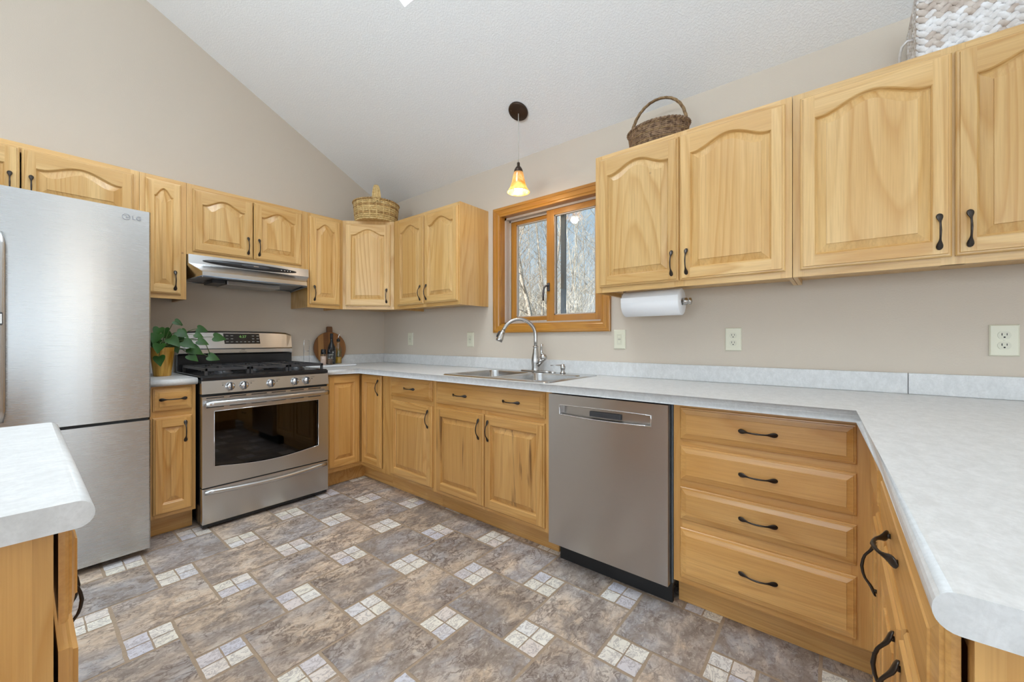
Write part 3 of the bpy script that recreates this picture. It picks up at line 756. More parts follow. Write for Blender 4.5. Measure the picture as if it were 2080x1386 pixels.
# ------------------------------------------------------------------ refrigerator
def fridge():
    e = thing('refrigerator', 'tall stainless steel refrigerator with a bottom freezer drawer', 'refrigerator', (0, 0, 0))
    y1, y0, f = -1.9175, -2.985, 0.780
    m = MB(); m.box(0.03, f-0.065, y0+0.004, y1-0.006, 0.05, 1.800, 0, 0.006); m.build('cabinet_body', plain('fridge_side_grey', (0.16, 0.16, 0.165, 1), 0.45, 0.3), e)
    def panel(name, a, b, z0, z1):
        q = MB(); n = 12; r = 0.010
        prof = [(f-0.060, a), (f-0.004-r*0.6, a), (f-0.004, a+0.006)]
        k = 10
        prof += [(f-0.004+0.004*math.sin(PI*i/k), a+0.006+(b-a-0.012)*i/k) for i in range(1, k)]
        prof += [(f-0.004, b-0.006), (f-0.004-r*0.6, b), (f-0.060, b)]
        q.prism(prof, z0, z1, 0)
        return q.build(name, SSF, e)
    mid = -2.4515
    d = panel('door', mid+0.002, y1, 0.731, 1.820); panel('door', y0, mid-0.002, 0.731, 1.820); fz = panel('freezer_drawer', y0, y1, 0.036, 0.716)
    m = MB(); m.box(f-0.058, f-0.012, y0+0.01, y1-0.01, 0.716, 0.731, 0); m.build('gasket', BLACKM, e)
    def bar(yc, par, z0=0.784, z1=1.609):
        h = MB(); R = []
        for i in range(17):
            t = i/16; z = z0+(z1-z0)*t; bow = 0.046 + 0.010*math.sin(PI*t); en = 1 if 0 < i < 16 else 0.7
            R.append([(f+bow+0.009*math.cos(2*PI*k/12)*en, yc+0.019*math.sin(2*PI*k/12)*en, z) for k in range(12)])
        h.loft(R, 0)
        for z in (z0+0.05, z1-0.05): h.tube([(f-0.004, yc, z), (f+0.05, yc, z)], 0.010, 8)
        return h.build('handle', SS_Y, par)
    b = bar(-2.4125, d)
    bar(-2.4905, [c for c in e.children if c.name.startswith('door')][1])
    m = MB(); m.box(f+0.0645, f+0.068, -2.420, -2.4015, 1.205, 1.26, 0, 0.002); m.box(f+0.0675, f+0.0690, -2.418, -2.4035, 1.212, 1.253, 1); m.build('handle_button', [DGREY, NICKEL], b)
    # maker's mark near the top right corner of the door
    vs, fs = text_mb('LG', 0.030); mk = MB(Matrix(((0, 0, 1, f+0.0008), (1, 0, 0, -1.972), (0, 1, 0, 1.775), (0, 0, 0, 1))))
    mk.add(vs, fs, 0)
    ring = [(-0.040+0.0145*math.cos(2*PI*k/28), 0.0145*math.sin(2*PI*k/28), 0.0003) for k in range(28)]
    mk.tube(ring, 0.0011, 6, 0, True, True); mk.lathe([(0.0016, 0), (0.0016, 0.001)], (-0.045, 0.005, 0), 10)
    mk.box(-0.041, -0.039, -0.006, 0.007, 0, 0.0008); mk.box(-0.041, -0.034, -0.007, -0.005, 0, 0.0008); mk.box(-0.036, -0.0275, -0.001, 0.001, 0, 0.0008)
    mk.build('logo', TEXTG, d)
    for yy in (-1.975, -2.93):
        m = MB(); m.lathe([(0.022, 0.0005), (0.022, 0.03), (0.012, 0.034), (0.012, 0.052)], (f-0.12, yy, 0), 14); m.build('foot', BLACKM, e)
    m = MB(); m.box(0.2, f-0.09, y0+0.03, y1-0.03, 0.012, 0.05); m.build('base_grille', BLACKM, e)
fridge()

# ------------------------------------------------------------------ gas range
def gas_range():
    e = thing('gas_range', 'stainless steel gas range with black cooktop and oven window', 'range', (0, 0, 0))
    a, b = -1.6775, -0.9185                       # left and right sides (world y)
    m = MB(); m.box(0.03, 0.640, a+0.002, b-0.002, 0.03, 0.895, 0, 0.004); m.build('body', BLACK, e)
    # cooktop
    m = MB(); m.box(0.075, 0.665, a, b, 0.897, 0.925, 0, 0.006); m.box(0.075, 0.680, a, b, 0.895, 0.918, 0, 0.006); m.build('cooktop', BLACK, e)
    # control panel
    m = MB(); m.prism_x([(0, 0)]*0 or [(0, 0), (1, 0), (1, 1)], 0, 0.001) if False else None
    def slope_panel(name, z0, z1, x0, x1, y0, y1, back, mat):
        q = MB(); q.add([(x0, y0, z0), (x0, y1, z0), (x1, y1, z1), (x1, y0, z1), (back, y0, z0), (back, y1, z0), (back, y1, z1), (back, y0, z1)],
                        [(0, 1, 2, 3), (7, 6, 5, 4), (0, 4, 5, 1), (3, 2, 6, 7), (0, 3, 7, 4), (1, 5, 6, 2)]); return q.build(name, mat, e)
    cp = slope_panel('control_panel', 0.816, 0.894, 0.690, 0.680, a, b, 0.62, SS_Y)
    for y in (-1.535, -1.460, -1.306, -1.155, -1.077):
        k = MB(); k.lathe([(0.0255, 0.0), (0.0255, 0.006), (0.022, 0.010), (0.020, 0.018), (0.012, 0.024), (0.001, 0.0255)], (0, 0, 0), 20, 0, 'x')
        o = k.build('knob', CHROME, cp, (0.686, y, 0.855)); p = MB(); p.box(0.008, 0.031, -0.0045, 0.0045, -0.024, 0.024, 0, 0.002); p.build('pointer', DGREY, o)
    for y in (-1.575, -1.423, -1.270, -1.120, -1.04):
        m = MB(); m.box(0.6855, 0.6865, y, y+0.006, 0.862, 0.866); m.box(0.6855, 0.6862, y-0.002, y+0.022, 0.876, 0.8772); m.build('knob_marking', TEXTD, cp)
    m = MB(); m.box(0.63, 0.668, a+0.003, b-0.003, 0.800, 0.816); m.build('vent_gap', BLACKM, e)
    # oven door: steel frame with the window opening, dark glass, bowed bar handle
    yl, yr, zt, wz0, wz1 = a+0.002, b-0.002, 0.800, 0.376, 0.709
    d = MB(); X = 0.688
    wl, wr = -1.616, -0.992
    n = 14
    bot = [(wl+(wr-wl)*k/n, wz0-0.030*math.sin(PI*k/n)) for k in range(n+1)]
    zd0 = 0.256
    for x in (X,):
        d.add([(x, yl, zd0), (x, wl, zd0), (x, wl, zt), (x, yl, zt)], [(0, 1, 2, 3)]); d.add([(x, wr, zd0), (x, yr, zd0), (x, yr, zt), (x, wr, zt)], [(0, 1, 2, 3)])
        d.add([(x, wl, wz1), (x, wr, wz1), (x, wr, zt), (x, wl, zt)], [(0, 1, 2, 3)])
        for (p, q), (r_, s_) in zip(bot, bot[1:]): d.add([(x, p, zd0), (x, r_, zd0), (x, r_, s_), (x, p, q)], [(0, 1, 2, 3)])
    per = [(wl, wz1)] + bot + [(wr, wz1)]
    for (p, q), (r_, s_) in zip(per, per[1:]+per[:1]): d.add([(X, p, q), (X, r_, s_), (X-0.008, r_, s_), (X-0.008, p, q)], [(0, 1, 2, 3)])
    for (y0, z0), (y1, z1) in (((yl, zd0), (yr, zd0)), ((yr, zd0), (yr, zt)), ((yr, zt), (yl, zt)), ((yl, zt), (yl, zd0))):
        d.add([(X, y0, z0), (X, y1, z1), (X-0.045, y1, z1), (X-0.045, y0, z0)], [(0, 1, 2, 3)])
    door = d.build('oven_door', SS_Y, e)
    rim = MB(); rim.tube([(X+0.0005, p, q) for p, q in per], 0.0028, 6, 0, True, True); rim.build('window_trim', CHROME, door)
    g = MB(); g.box(X-0.012, X-0.0085, wl-0.004, wr+0.004, wz0-0.034, wz1+0.004); g.build('oven_window', OVENGLASS, door)
    g = MB(); t = 0.085
    for q in ((wl-0.004, wl+t, wz0-0.034, wz1+0.004), (wr-t*0.75, wr+0.004, wz0-0.034, wz1+0.004), (wl+t, wr-t*0.75, wz1-0.065, wz1+0.004), (wl+t, wr-t*0.75, wz0-0.034, wz0+0.030)):
        g.box(X-0.016, X-0.013, *q)
    g.build('window_mask', BLACK, door)
    c = MB(); i0, i1, j0, j1 = wl+0.05, wr-0.03, 0.33, 0.70        # oven cavity behind the glass
    cav = plain('oven_enamel', (0.055, 0.05, 0.052, 1), 0.35)
    c.box(0.22, 0.225, i0, i1, j0, j1); c.box(0.225, 0.655, i0, i0+0.004, j0, j1); c.box(0.225, 0.655, i1-0.004, i1, j0, j1); c.box(0.225, 0.655, i0, i1, j0, j0+0.004); c.box(0.225, 0.655, i0, i1, j1-0.004, j1)
    c.build('oven_cavity', cav, e)
    for z in (0.425, 0.545):
        r_ = MB(); r_.tube([(0.62, i0+0.006, z), (0.62, i1-0.006, z)], 0.003, 6); r_.tube([(0.25, i0+0.006, z), (0.25, i1-0.006, z)], 0.003, 6)
        for k in range(13): yy = i0+0.02+(i1-i0-0.04)*k/12; r_.tube([(0.25, yy, z+0.002), (0.62, yy, z+0.002)], 0.0018, 5)
        r_.build('oven_rack', NICKEL, e)
    h = MB(); R = []
    for k in range(21):
        t = k/20; y = -1.664+(0.732)*t; x = X+0.034+0.020*math.sin(PI*t)
        R.append([(x+0.008*math.cos(2*PI*q/12), y, 0.7585+0.0165*math.sin(2*PI*q/12)) for q in range(12)])
    h.loft(R, 0)
    for y in (-1.655, -0.941): h.tube([(X-0.002, y, 0.7585), (X+0.036, y, 0.7585)], 0.011, 8)
    h.build('oven_handle', SS_Y, door)
    for z in (0.789, 0.732):
        for k in range(6): v = MB(); y = -1.655+0.118*k; v.box(X-0.001, X+0.0012, y, y+0.088, z, z+0.005); v.build('vent_slot', BLACKM, door)
    # warming drawer with a long lip
    m = MB(); m.box(0.645, X, yl, yr, 0.036, 0.248, 0, 0.004); dr = m.build('warming_drawer', SS_Y, e)
    m = MB(); R = []
    for k in range(17):
        t = k/16; y = yl+0.012+(yr-yl-0.024)*t; zc = 0.226-0.016*math.sin(PI*t); bx = 0.012+0.014*math.sin(PI*t)
        R.append([(X-0.001, y, zc+0.016), (X+bx*0.6, y, zc+0.014), (X+bx, y, zc+0.004), (X+bx*0.9, y, zc-0.010), (X-0.001, y, zc-0.014)])
    m.loft(R, 0); m.build('drawer_lip', SS_Y, dr)
    m = MB(); m.box(0.64, 0.683, yl+0.004, yr-0.004, 0.248, 0.256); m.box(0.64, 0.670, yl+0.004, yr-0.004, 0.012, 0.036); m.build('shadow_gap', BLACKM, e)
    # back guard
    m = MB(); m.box(0.012, 0.075, a+0.001, b-0.010, 0.90, 1.036, 0, 0.004); bg = m.build('back_guard', BLACK, e)
    m = MB(); R = []
    n = 20
    for k in range(n+1):
        t = k/n; y = a+0.004+(b-0.010-a-0.008)*t; u = abs(2*t-1); top = 1.207 - 0.012*u**4 - (0.010 if k in (0, n) else 0)
        R.append([(0.012, y, 1.036), (0.085, y, 1.036), (0.098, y, 1.045), (0.098, y, 1.072), (0.090, y, 1.080), (0.072, y, top-0.012), (0.060, y, top), (0.012, y, top)])
    m.loft(R, 0, False); cs = m.build('console', SS_Y, e)
    nrm = math.atan2(0.018, 0.115)
    def cons(y, z, off=0.0): return (0.090-(z-1.080)*(0.018/0.115)+off, y, z)
    m = MB(); yy0, yy1, zz0, zz1 = -1.408, -1.165, 1.112, 1.190
    m.add([cons(yy0+0.008, zz0, .0015), cons(yy1, zz0, .0015), cons(yy1-0.006, zz1, .0015), cons(yy0, zz1, .0015), cons(yy0+0.008, zz0, -.002), cons(yy1, zz0, -.002), cons(yy1-0.006, zz1, -.002), cons(yy0, zz1, -.002)],
          [(0, 1, 2, 3), (0, 4, 5, 1), (1, 5, 6, 2), (2, 6, 7, 3), (3, 7, 4, 0)]); dp = m.build('display_panel', BLACK, cs)
    vs, fs = text_mb('4:37', 0.028); k = Matrix(((0, 0, 1, 0.0), (1, 0, 0, -1.283), (0, 1, 0, 1.165), (0, 0, 0, 1)))
    m = MB(k); m.add([(v.x, v.y, v.z + 0.090-(v.y+1.165-1.080)*(0.018/0.115)+0.0018) for v in vs], fs); m.build('clock_digits', GREENLED, dp)
    m = MB()
    for r_ in (1.172, 1.150, 1.127):
        for y in (-1.392, -1.362, -1.222, -1.190): m.add([cons(y, r_-.0025, .0019), cons(y+.016, r_-.0025, .0019), cons(y+.016, r_+.0025, .0019), cons(y, r_+.0025, .0019)], [(0, 1, 2, 3)])
    for y in (-1.33, -1.303, -1.276, -1.250): m.add([cons(y, 1.1245, .0019), cons(y+.014, 1.1245, .0019), cons(y+.014, 1.129, .0019), cons(y, 1.129, .0019)], [(0, 1, 2, 3)])
    m.build('button_labels', TEXTW, dp)
    vs, fs = text_mb('Kenmore', 0.012); k = Matrix(((0, 0, 1, 0.0985), (1, 0, 0, -1.286), (0, 1, 0, 1.052), (0, 0, 0, 1)))
    m = MB(k); m.add(vs, fs); m.tube([(-0.014, 0.0095, 0.0002), (-0.004, 0.0125, 0.0002), (0.008, 0.0125, 0.0002), (0.014, 0.0105, 0.0002)], 0.0011, 5); m.tube([(-0.012, 0.0135, 0.0002), (0.0, 0.0160, 0.0002), (0.013, 0.0150, 0.0002)], 0.0009, 5); m.build('logo', TEXTD, cs)
    # burners and three cast iron grates
    for (x, y, r_) in ((0.235, -1.525, 0.038), (0.500, -1.525, 0.046), (0.370, -1.298, 0.042), (0.235, -1.070, 0.034), (0.500, -1.070, 0.046)):
        m = MB(); m.lathe([(r_+0.016, 0.922), (r_+0.012, 0.930), (r_, 0.932), (r_, 0.940), (r_-0.006, 0.945), (0.002, 0.946)], (x, y, 0), 20); m.build('burner', IRON, e)
    for (y0, y1) in ((-1.655, -1.418), (-1.412, -1.184), (-1.178, -0.941)):
        g = MB(); z0, z1 = 0.952, 0.968; x0, x1 = 0.125, 0.652; t = 0.0080; yc = (y0+y1)/2
        g.box(x0, x1, y0, y0+2*t, z0, z1, 0, 0.002); g.box(x0, x1, y1-2*t, y1, z0, z1, 0, 0.002)
        g.box(x0, x0+2*t, y0, y1, z0, z1, 0, 0.002); g.box(x1-2*t, x1, y0, y1, z0, z1, 0, 0.002); g.box((x0+x1)/2-t, (x0+x1)/2+t, y0, y1, z0, z1, 0, 0.002)
        for xc in (0.245, 0.505):
            for ang in (0, PI/2, PI, 3*PI/2):
                p0 = Vector((xc+math.cos(ang)*0.022, yc+math.sin(ang)*0.022, z1+0.002)); far = 0.118 if ang in (0, PI) else (y1-y0)/2-0.004
                p1 = Vector((xc+math.cos(ang)*far, yc+math.sin(ang)*far, z1-0.006)); dlt = (p1-p0); w_ = Vector((-math.sin(ang), math.cos(ang), 0))*0.005
                g.add([p0-w_, p0+w_, p1+w_, p1-w_, p0-w_-Vector((0, 0, .014)), p0+w_-Vector((0, 0, .014)), p1+w_-Vector((0, 0, .014)), p1-w_-Vector((0, 0, .014))],
                      [(0, 1, 2, 3), (7, 6, 5, 4), (0, 4, 5, 1), (1, 5, 6, 2), (2, 6, 7, 3), (3, 7, 4, 0)])
        for x in (x0+t, x1-t):
            for y in (y0+t, y1-t): g.box(x-0.007, x+0.007, y-0.007, y+0.007, 0.9245, z0, 0)
        g.build('grate', IRON, e)
    for y in (a+0.06, b-0.06):
        m = MB(); m.lathe([(0.018, 0.0005), (0.018, 0.012), (0.010, 0.016), (0.010, 0.034)], (0.55, y, 0), 12); m.build('foot', BLACKM, e)
gas_range()

# ------------------------------------------------------------------ range hood
def hood():
    e = thing('range_hood', 'stainless under-cabinet range hood with black oval control strip', 'range hood', (0, 0, 0))
    a, b = -1.669, -0.912; la, lb = -1.632, -0.992
    zt, zm = 1.7015, 1.642; xl, zl1, zl0 = 0.505, 1.582, 1.540
    m = MB()
    xb = 0.02
    V = [(xb, a, zt), (0.345, a, zt), (0.352, a, zm), (xl-0.012, la, zl1), (xl, la, zl1-0.006), (xl, la, zl0)]
    Wv = [(xb, b, zt), (0.345, b, zt), (0.352, b, zm), (xl-0.012, lb, zl1), (xl, lb, zl1-0.006), (xl, lb, zl0)]
    for i in range(5): m.add([V[i], Wv[i], Wv[i+1], V[i+1]], [(0, 1, 2, 3)])
    ba, bb = (xb, a, zl0+0.01), (xb, b, zl0+0.01)
    m.add([V[0], V[1], V[2], V[3], V[4], V[5], ba], [(0, 1, 2, 3, 4, 5, 6)]); m.add([Wv[0], Wv[1], Wv[2], Wv[3], Wv[4], Wv[5], bb], [(6, 5, 4, 3, 2, 1, 0)])
    m.add([V[0], Wv[0], bb, ba], [(3, 2, 1, 0)])
    m.build('canopy', SS_Y, e)
    m = MB(); m.add([(xl-0.02, la+0.012, zl0+0.012), (xl-0.02, lb-0.012, zl0+0.012), (xb+0.01, b-0.01, zl0+0.018), (xb+0.01, a+0.01, zl0+0.018)], [(0, 1, 2, 3)])
    for (p, q) in (((xl-0.001, la+0.002), (xl-0.001, lb-0.002)), ((xb+.005, a+.004), (xl-.004, la+0.003)), ((xb+.005, b-.004), (xl-.004, lb-0.003))):
        m.tube([(p[0], p[1], zl0+0.006), (q[0], q[1], zl0+0.006)], 0.006, 6)
    m.build('underside', plain('hood_painted_steel', srgb(132, 140, 152), 0.35, 0.6), e)
    m = MB(); m.box(0.10, 0.34, -1.455, -1.12, zl0-0.016, zl0+0.012, 0, 0.004); m.build('filter', steel('filter_mesh', 1, 0.45, 0.35), e)
    m = MB(); m.box(0.12, 0.32, -1.535, -1.46, zl0-0.010, zl0+0.014, 0, 0.004); m.build('lamp_cover', DGREY, e)
    m = MB(); n = 36; yc, zc, ry, rz = -1.300, 1.667, 0.296, 0.0205     # black oval strip on the upper band
    def fx(z): return 0.345+(zt-z)/(zt-zm)*0.007
    rings = []
    for (s_, o_) in ((1.0, 0.0002), (1.0, 0.003), (0.96, 0.006), (0.80, 0.0085), (0.02, 0.0095)):
        rings.append([(fx(zc+rz*s_*math.sin(2*PI*k/n))+o_, yc+ry*(0.15*s_+0.85*min(1, s_+0.02))*math.cos(2*PI*k/n) if s_ > 0.5 else yc+ry*s_*math.cos(2*PI*k/n), zc+rz*s_*math.sin(2*PI*k/n)) for k in range(n)])
    m.loft(rings, 0, True, False, True); st = m.build('control_strip', BLACK, e)
    m = MB(); m.sphere((0.352, -1.285, 1.668), 0.1, 0, 20, 8, (0.10, 1.15, 0.155)); m.build('centre_cover', DGREY, st)
    m = MB(); m.box(0.3615, 0.3635, -1.301, -1.269, 1.6665, 1.6725); m.build('badge', NICKEL, st)
    for y in (-1.115, -1.092, -1.07, -1.052):
        m = MB(); m.sphere((0.356, y, 1.666), 0.0042, 0, 8, 6, (1.2, 1, 1)); m.build('button', CHROME, st)
    return e
hood()

# ------------------------------------------------------------------ dishwasher
def dishwasher():
    e = thing('dishwasher', 'stainless steel dishwasher with pocket handle right of the sink cabinet', 'dishwasher', (0, 0, 0))
    a, b, f = 2.4665, 3.068, -0.646
    m = MB(); m.box(a, b+0.008, -0.590, -0.03, 0.10, 0.870, 0); m.build('tub', BLACKM, e)
    hx0, hx1, hz0, hz1 = 2.532, 2.996, 0.768, 0.815
    m = MB()
    n = 18
    lo = [(hx0+(hx1-hx0)*k/n, hz0-0.006*math.sin(PI*k/n)) for k in range(n+1)]
    hi = [(hx0+(hx1-hx0)*k/n, hz1+0.002*math.sin(PI*k/n)) for k in range(n+1)]
    z0, z1 = 0.102, 0.866
    m.add([(a, f, z0), (hx0, f, z0), (hx0, f, z1), (a, f, z1)], [(0, 1, 2, 3)]); m.add([(hx1, f, z0), (b, f, z0), (b, f, z1), (hx1, f, z1)], [(0, 1, 2, 3)])
    for i in range(n):
        m.add([(lo[i][0], f, z0), (lo[i+1][0], f, z0), (lo[i+1][0], f, lo[i+1][1]), (lo[i][0], f, lo[i][1])], [(0, 1, 2, 3)])
        m.add([(hi[i][0], f, hi[i][1]), (hi[i+1][0], f, hi[i+1][1]), (hi[i+1][0], f, z1), (hi[i][0], f, z1)], [(0, 1, 2, 3)])
    for (x0, zz0), (x1, zz1) in (((a, z0), (b, z0)), ((b, z0), (b, z1)), ((b, z1), (a, z1)), ((a, z1), (a, z0))):
        m.add([(x0, f, zz0), (x1, f, zz1), (x1, f+0.045, zz1), (x0, f+0.045, zz0)], [(0, 1, 2, 3)])
    d = m.build('door', SS_X, e)
    m = MB(); per = lo + list(reversed(hi)); dp = 0.030
    ins = [(x, f+dp, (z-0.792)*0.86+0.792) for x, z in per]; q = [(x, f, z) for x, z in per]; k = len(per)
    m.add(q+ins, [(i, (i+1) % k, k+(i+1) % k, k+i) for i in range(k)]); m.add(ins, [tuple(range(k))])
    p = m.build('handle_pocket', SS_X, d)
    m = MB(); m.tube([(x, f-0.0005, z) for x, z in per], 0.0030, 6, 0, True, True); m.build('pocket_trim', CHROME, d)
    m = MB(); m.box(2.69, 2.85, f+0.018, f+0.0295, 0.772, 0.798, 0, 0.005); m.build('latch', DGREY, d)
    m = MB(); m.box(a+0.028, b-0.002, -0.578, -0.560, 0.001, 0.10, 0); m.box(a+0.02, b+0.006, -0.600, -0.56, 0.088, 0.101, 0); m.build('kick_plate', BLACKM, e)
    m = MB(); m.box(b+0.0015, b+0.010, -0.606, -0.570, 0.104, 0.866, 0); m.build('side_strip', GREYV, e)
dishwasher()

# ------------------------------------------------------------------ sink, faucet, soap dispenser
def sink():
    e = thing('sink', 'double-bowl stainless steel drop-in sink', 'sink', (2.04, -0.36, CT))
    z0 = CT+0.0006
    m = MB(Matrix.Translation((-2.04, 0.36, -CT)))
    X0, X1, Y0, Y1 = 1.625, 2.452, -0.640, -0.062
    bowls = ((1.668, 2.020, -0.588, -0.182), (2.058, 2.412, -0.588, -0.182))
    def rr(x0, x1, y0, y1, r, n=5):
        p = []
        for cx_, cy_, a0 in ((x1-r, y0+r, -PI/2), (x1-r, y1-r, 0), (x0+r, y1-r, PI/2), (x0+r, y0+r, PI)):
            for k in range(n+1): a = a0+PI/2*k/n; p.append((cx_+r*math.cos(a), cy_+r*math.sin(a)))
        return p
    o1 = rr(X0, X1, Y0, Y1, 0.03); N_ = len(o1)
    zt = z0+0.006
    xm = 2.039
    # rim lip: sloped edge, then top plate as strips around each bowl
    m.loft([[(x, y, z0) for x, y in o1], [(x, y, zt) for x, y in rr(X0+0.007, X1-0.007, Y0+0.007, Y1-0.007, 0.025)]], 0, True, False, False)
    top = rr(X0+0.007, X1-0.007, Y0+0.007, Y1-0.007, 0.025)
    bm = bmesh.new(); outer = [bm.verts.new((x, y, zt)) for x, y in top]; eds = [bm.edges.new((outer[i], outer[(i+1) % N_])) for i in range(N_)]
    holes = []
    for q in bowls:
        r_ = [bm.verts.new((x, y, zt)) for x, y in rr(*q, 0.055)]; eds += [bm.edges.new((r_[i], r_[(i+1) % len(r_)])) for i in range(len(r_))]
    bmesh.ops.triangle_fill(bm, use_beauty=True, edges=eds); m.from_bm(bm); bm.free()
    rim = m.build('rim', SINKM, e)
    for q in bowls:
        w = MB(Matrix.Translation((-2.04, 0.36, -CT))); R = []
        for (ins, dz, r_) in ((0, zt-CT, 0.055), (0.004, -0.004, 0.052), (0.010, -0.10, 0.050), (0.016, -0.168, 0.046), (0.040, -0.185, 0.04)):
            R.append([(x, y, CT+dz) for x, y in rr(q[0]+ins, q[1]-ins, q[2]+ins, q[3]-ins, r_)])
        w.loft(R, 0, True, False, True); bo = w.build('bowl', SINKM, e)
        d = MB(Matrix.Translation((-2.04, 0.36, -CT))); d.lathe([(0.042, CT-0.1845), (0.042, CT-0.182), (0.030, CT-0.182), (0.028, CT-0.184)], ((q[0]+q[1])/2, (q[2]+q[3])/2, 0), 20); d.build('drain', CHROME, bo)
    d = MB(Matrix.Translation((-2.04, 0.36, -CT))); d.lathe([(0.019, zt+0.0005), (0.019, zt+0.005), (0.012, zt+0.008)], (2.145, -0.115, 0), 16); d.build('hole_cover', CHROME, e)
    return zt
SZ = sink()
def faucet():
    x, y, z = 1.995, -0.108, SZ+0.001
    e = thing('faucet', 'brushed nickel gooseneck pull-down faucet behind the sink', 'faucet', (x, y, z))
    m = MB(); P = []
    for k in range(24):
        a = 2*PI*k/24; P.append((0.125*math.copysign(abs(math.cos(a))**0.7, math.cos(a)), 0.030*math.copysign(abs(math.sin(a))**0.7, math.sin(a))))
    m.loft([[(px_, py_, 0) for px_, py_ in P], [(px_, py_, 0.005) for px_, py_ in P], [(px_*0.97, py_*0.9, 0.008) for px_, py_ in P]], 0); m.build('deck_plate', NICKEL, e)
    m = MB(); m.lathe([(0.028, 0.008), (0.028, 0.012), (0.0265, 0.030), (0.0300, 0.060), (0.0285, 0.090), (0.0210, 0.130), (0.0170, 0.160), (0.0165, 0.166), (0.0195, 0.168), (0.0195, 0.174), (0.0150, 0.177)], (0, 0, 0), 24); m.build('body', NICKEL, e)
    d = Vector((-0.163, -0.172, 0)).normalized(); reach = 0.232; R = reach/2
    pts = [Vector((0, 0, 0.172)), Vector((0, 0, 0.21)), Vector((0, 0, 0.245))]; n = 18
    for k in range(1, n+1):
        a = PI*k/n*0.90; pts.append(d*(R-R*math.cos(a)) + Vector((0, 0, 0.245+R*math.sin(a))))
    m = MB(); m.tube(pts, 0.0128, 14); m.build('spout', NICKEL, e)
    t = (pts[-1]-pts[-2]).normalized(); p = pts[-1]
    m = MB(); st = [(-0.004, 0.0150), (0.004, 0.0160), (0.010, 0.0150), (0.012, 0.0165), (0.030, 0.0195), (0.055, 0.0232), (0.066, 0.0240), (0.070, 0.0225), (0.078, 0.0225), (0.079, 0.016)]
    xa = t.orthogonal().normalized(); ya = t.cross(xa)
    m.loft([[p+t*s_+(xa*math.cos(2*PI*k/20)+ya*math.sin(2*PI*k/20))*r_ for k in range(20)] for s_, r_ in st], 0); hd = m.build('spray_head', NICKEL, e)
    m = MB(); out = (d - t*d.dot(t)).normalized(); m.tube([p+t*0.010+out*0.016, p+t*0.014+out*0.024, p+t*0.035+out*0.026, p+t*0.055+out*0.027], [0.004, 0.005, 0.0055, 0.004], 8); m.build('spray_button', DGREY, hd)
    m = MB(); m.tube([(0.012, 0, 0.045), (0.040, -0.004, 0.068), (0.066, -0.008, 0.094)], [0.0175, 0.0195, 0.0215], 14)
    m.sphere((0.072, -0.009, 0.100), 0.025, 0, 16, 10)
    m.tube([(0.068, -0.010, 0.105), (0.060, -0.012, 0.130), (0.058, -0.014, 0.150), (0.062, -0.016, 0.172), (0.065, -0.018, 0.190)], [0.015, 0.0100, 0.0085, 0.0085, 0.0075], 10); m.build('lever', NICKEL, e)
faucet()
def soap():
    e = thing('soap_dispenser', 'small brushed nickel soap dispenser right of the faucet', 'soap dispenser', (2.222, -0.118, SZ+0.001))
    m = MB(); m.lathe([(0.020, 0), (0.020, 0.004), (0.0135, 0.008), (0.0125, 0.022), (0.0165, 0.030), (0.0170, 0.046), (0.012, 0.050), (0.012, 0.058), (0.002, 0.060)], (0, 0, 0), 18); m.build('pump', NICKEL, e)
    m = MB(); m.tube([(0, 0, 0.052), (-0.03, -0.030, 0.053), (-0.062, -0.052, 0.051)], [0.0045, 0.004, 0.0032], 8); m.build('nozzle', NICKEL, e)
soap()

# ------------------------------------------------------------------ outlets and switches
def plate(x, z, kind, label):
    e = thing('outlet' if kind == 'outlet' else 'light_switch', label, 'outlet' if kind == 'outlet' else 'light switch', (x, -0.001, z))
    m = MB(); w, h = 0.038, 0.060
    R = [[(sx*(w-i), y, sz*(h-i)) for sx, sz in ((-1, -1), (1, -1), (1, 1), (-1, 1))] for i, y in ((0, 0), (0, -0.003), (0.004, -0.0065))]
    m.loft(R, 0, False, True, True); m.build('cover_plate', ALMOND, e)
    if kind == 'outlet':
        for s_ in (-1, 1):
            m = MB(); n = 20; prof = [(0.0172*math.cos(2*PI*k/n), max(-0.0145, min(0.0145, 0.0172*math.sin(2*PI*k/n)))) for k in range(n)]
            m.loft([[(a, -0.006, s_*0.0195+b) for a, b in prof], [(a, -0.0082, s_*0.0195+b) for a, b in prof]], 0, False); r_ = m.build('receptacle', ALMOND2, e)
            q = MB(); zc = s_*0.0195+0.003
            q.box(-0.0075, -0.0052, -0.0086, -0.008, zc-0.004, zc+0.005); q.box(0.0052, 0.0072, -0.0086, -0.008, zc-0.0035, zc+0.0045)
            q.lathe([(0.0028, -0.0086), (0.0028, -0.008)], (0, 0, zc-0.0105), 10, 0, 'y'); q.build('slots', SLOT, r_)
        m = MB(); m.lathe([(0.0028, -0.0078), (0.0028, -0.006)], (0, 0, 0), 10, 0, 'y'); m.build('screw', ALMOND2, e)
    else:
        m = MB(); m.box(-0.0165, 0.0165, -0.0078, -0.006, -0.033, 0.033, 0, 0.0008); fr = m.build('switch_frame', ALMOND2, e)
        for s_ in (-1, 1):
            m = MB(); m.box(-0.008, 0.008, -0.011, -0.007, s_*0.016-0.0045, s_*0.016+0.0045, 0, 0.001); m.build('toggle', ALMOND, fr)
        m = MB(); m.box(-0.009, 0.009, -0.0083, -0.0077, -0.001, 0.001); m.build('divider', TEXTD, fr)
plate(0.441, 1.150, 'switch', 'almond switch plate on the back wall nearest the room corner')
plate(1.251, 1.145, 'switch', 'almond switch plate just left of the window and faucet')
plate(2.566, 1.145, 'switch', 'almond double switch plate below the paper towel roll, beside the window')
plate(3.198, 1.145, 'outlet', 'almond duplex outlet near the middle of the right backsplash wall')
plate(4.116, 1.140, 'outlet', 'almond duplex outlet nearest the right edge')

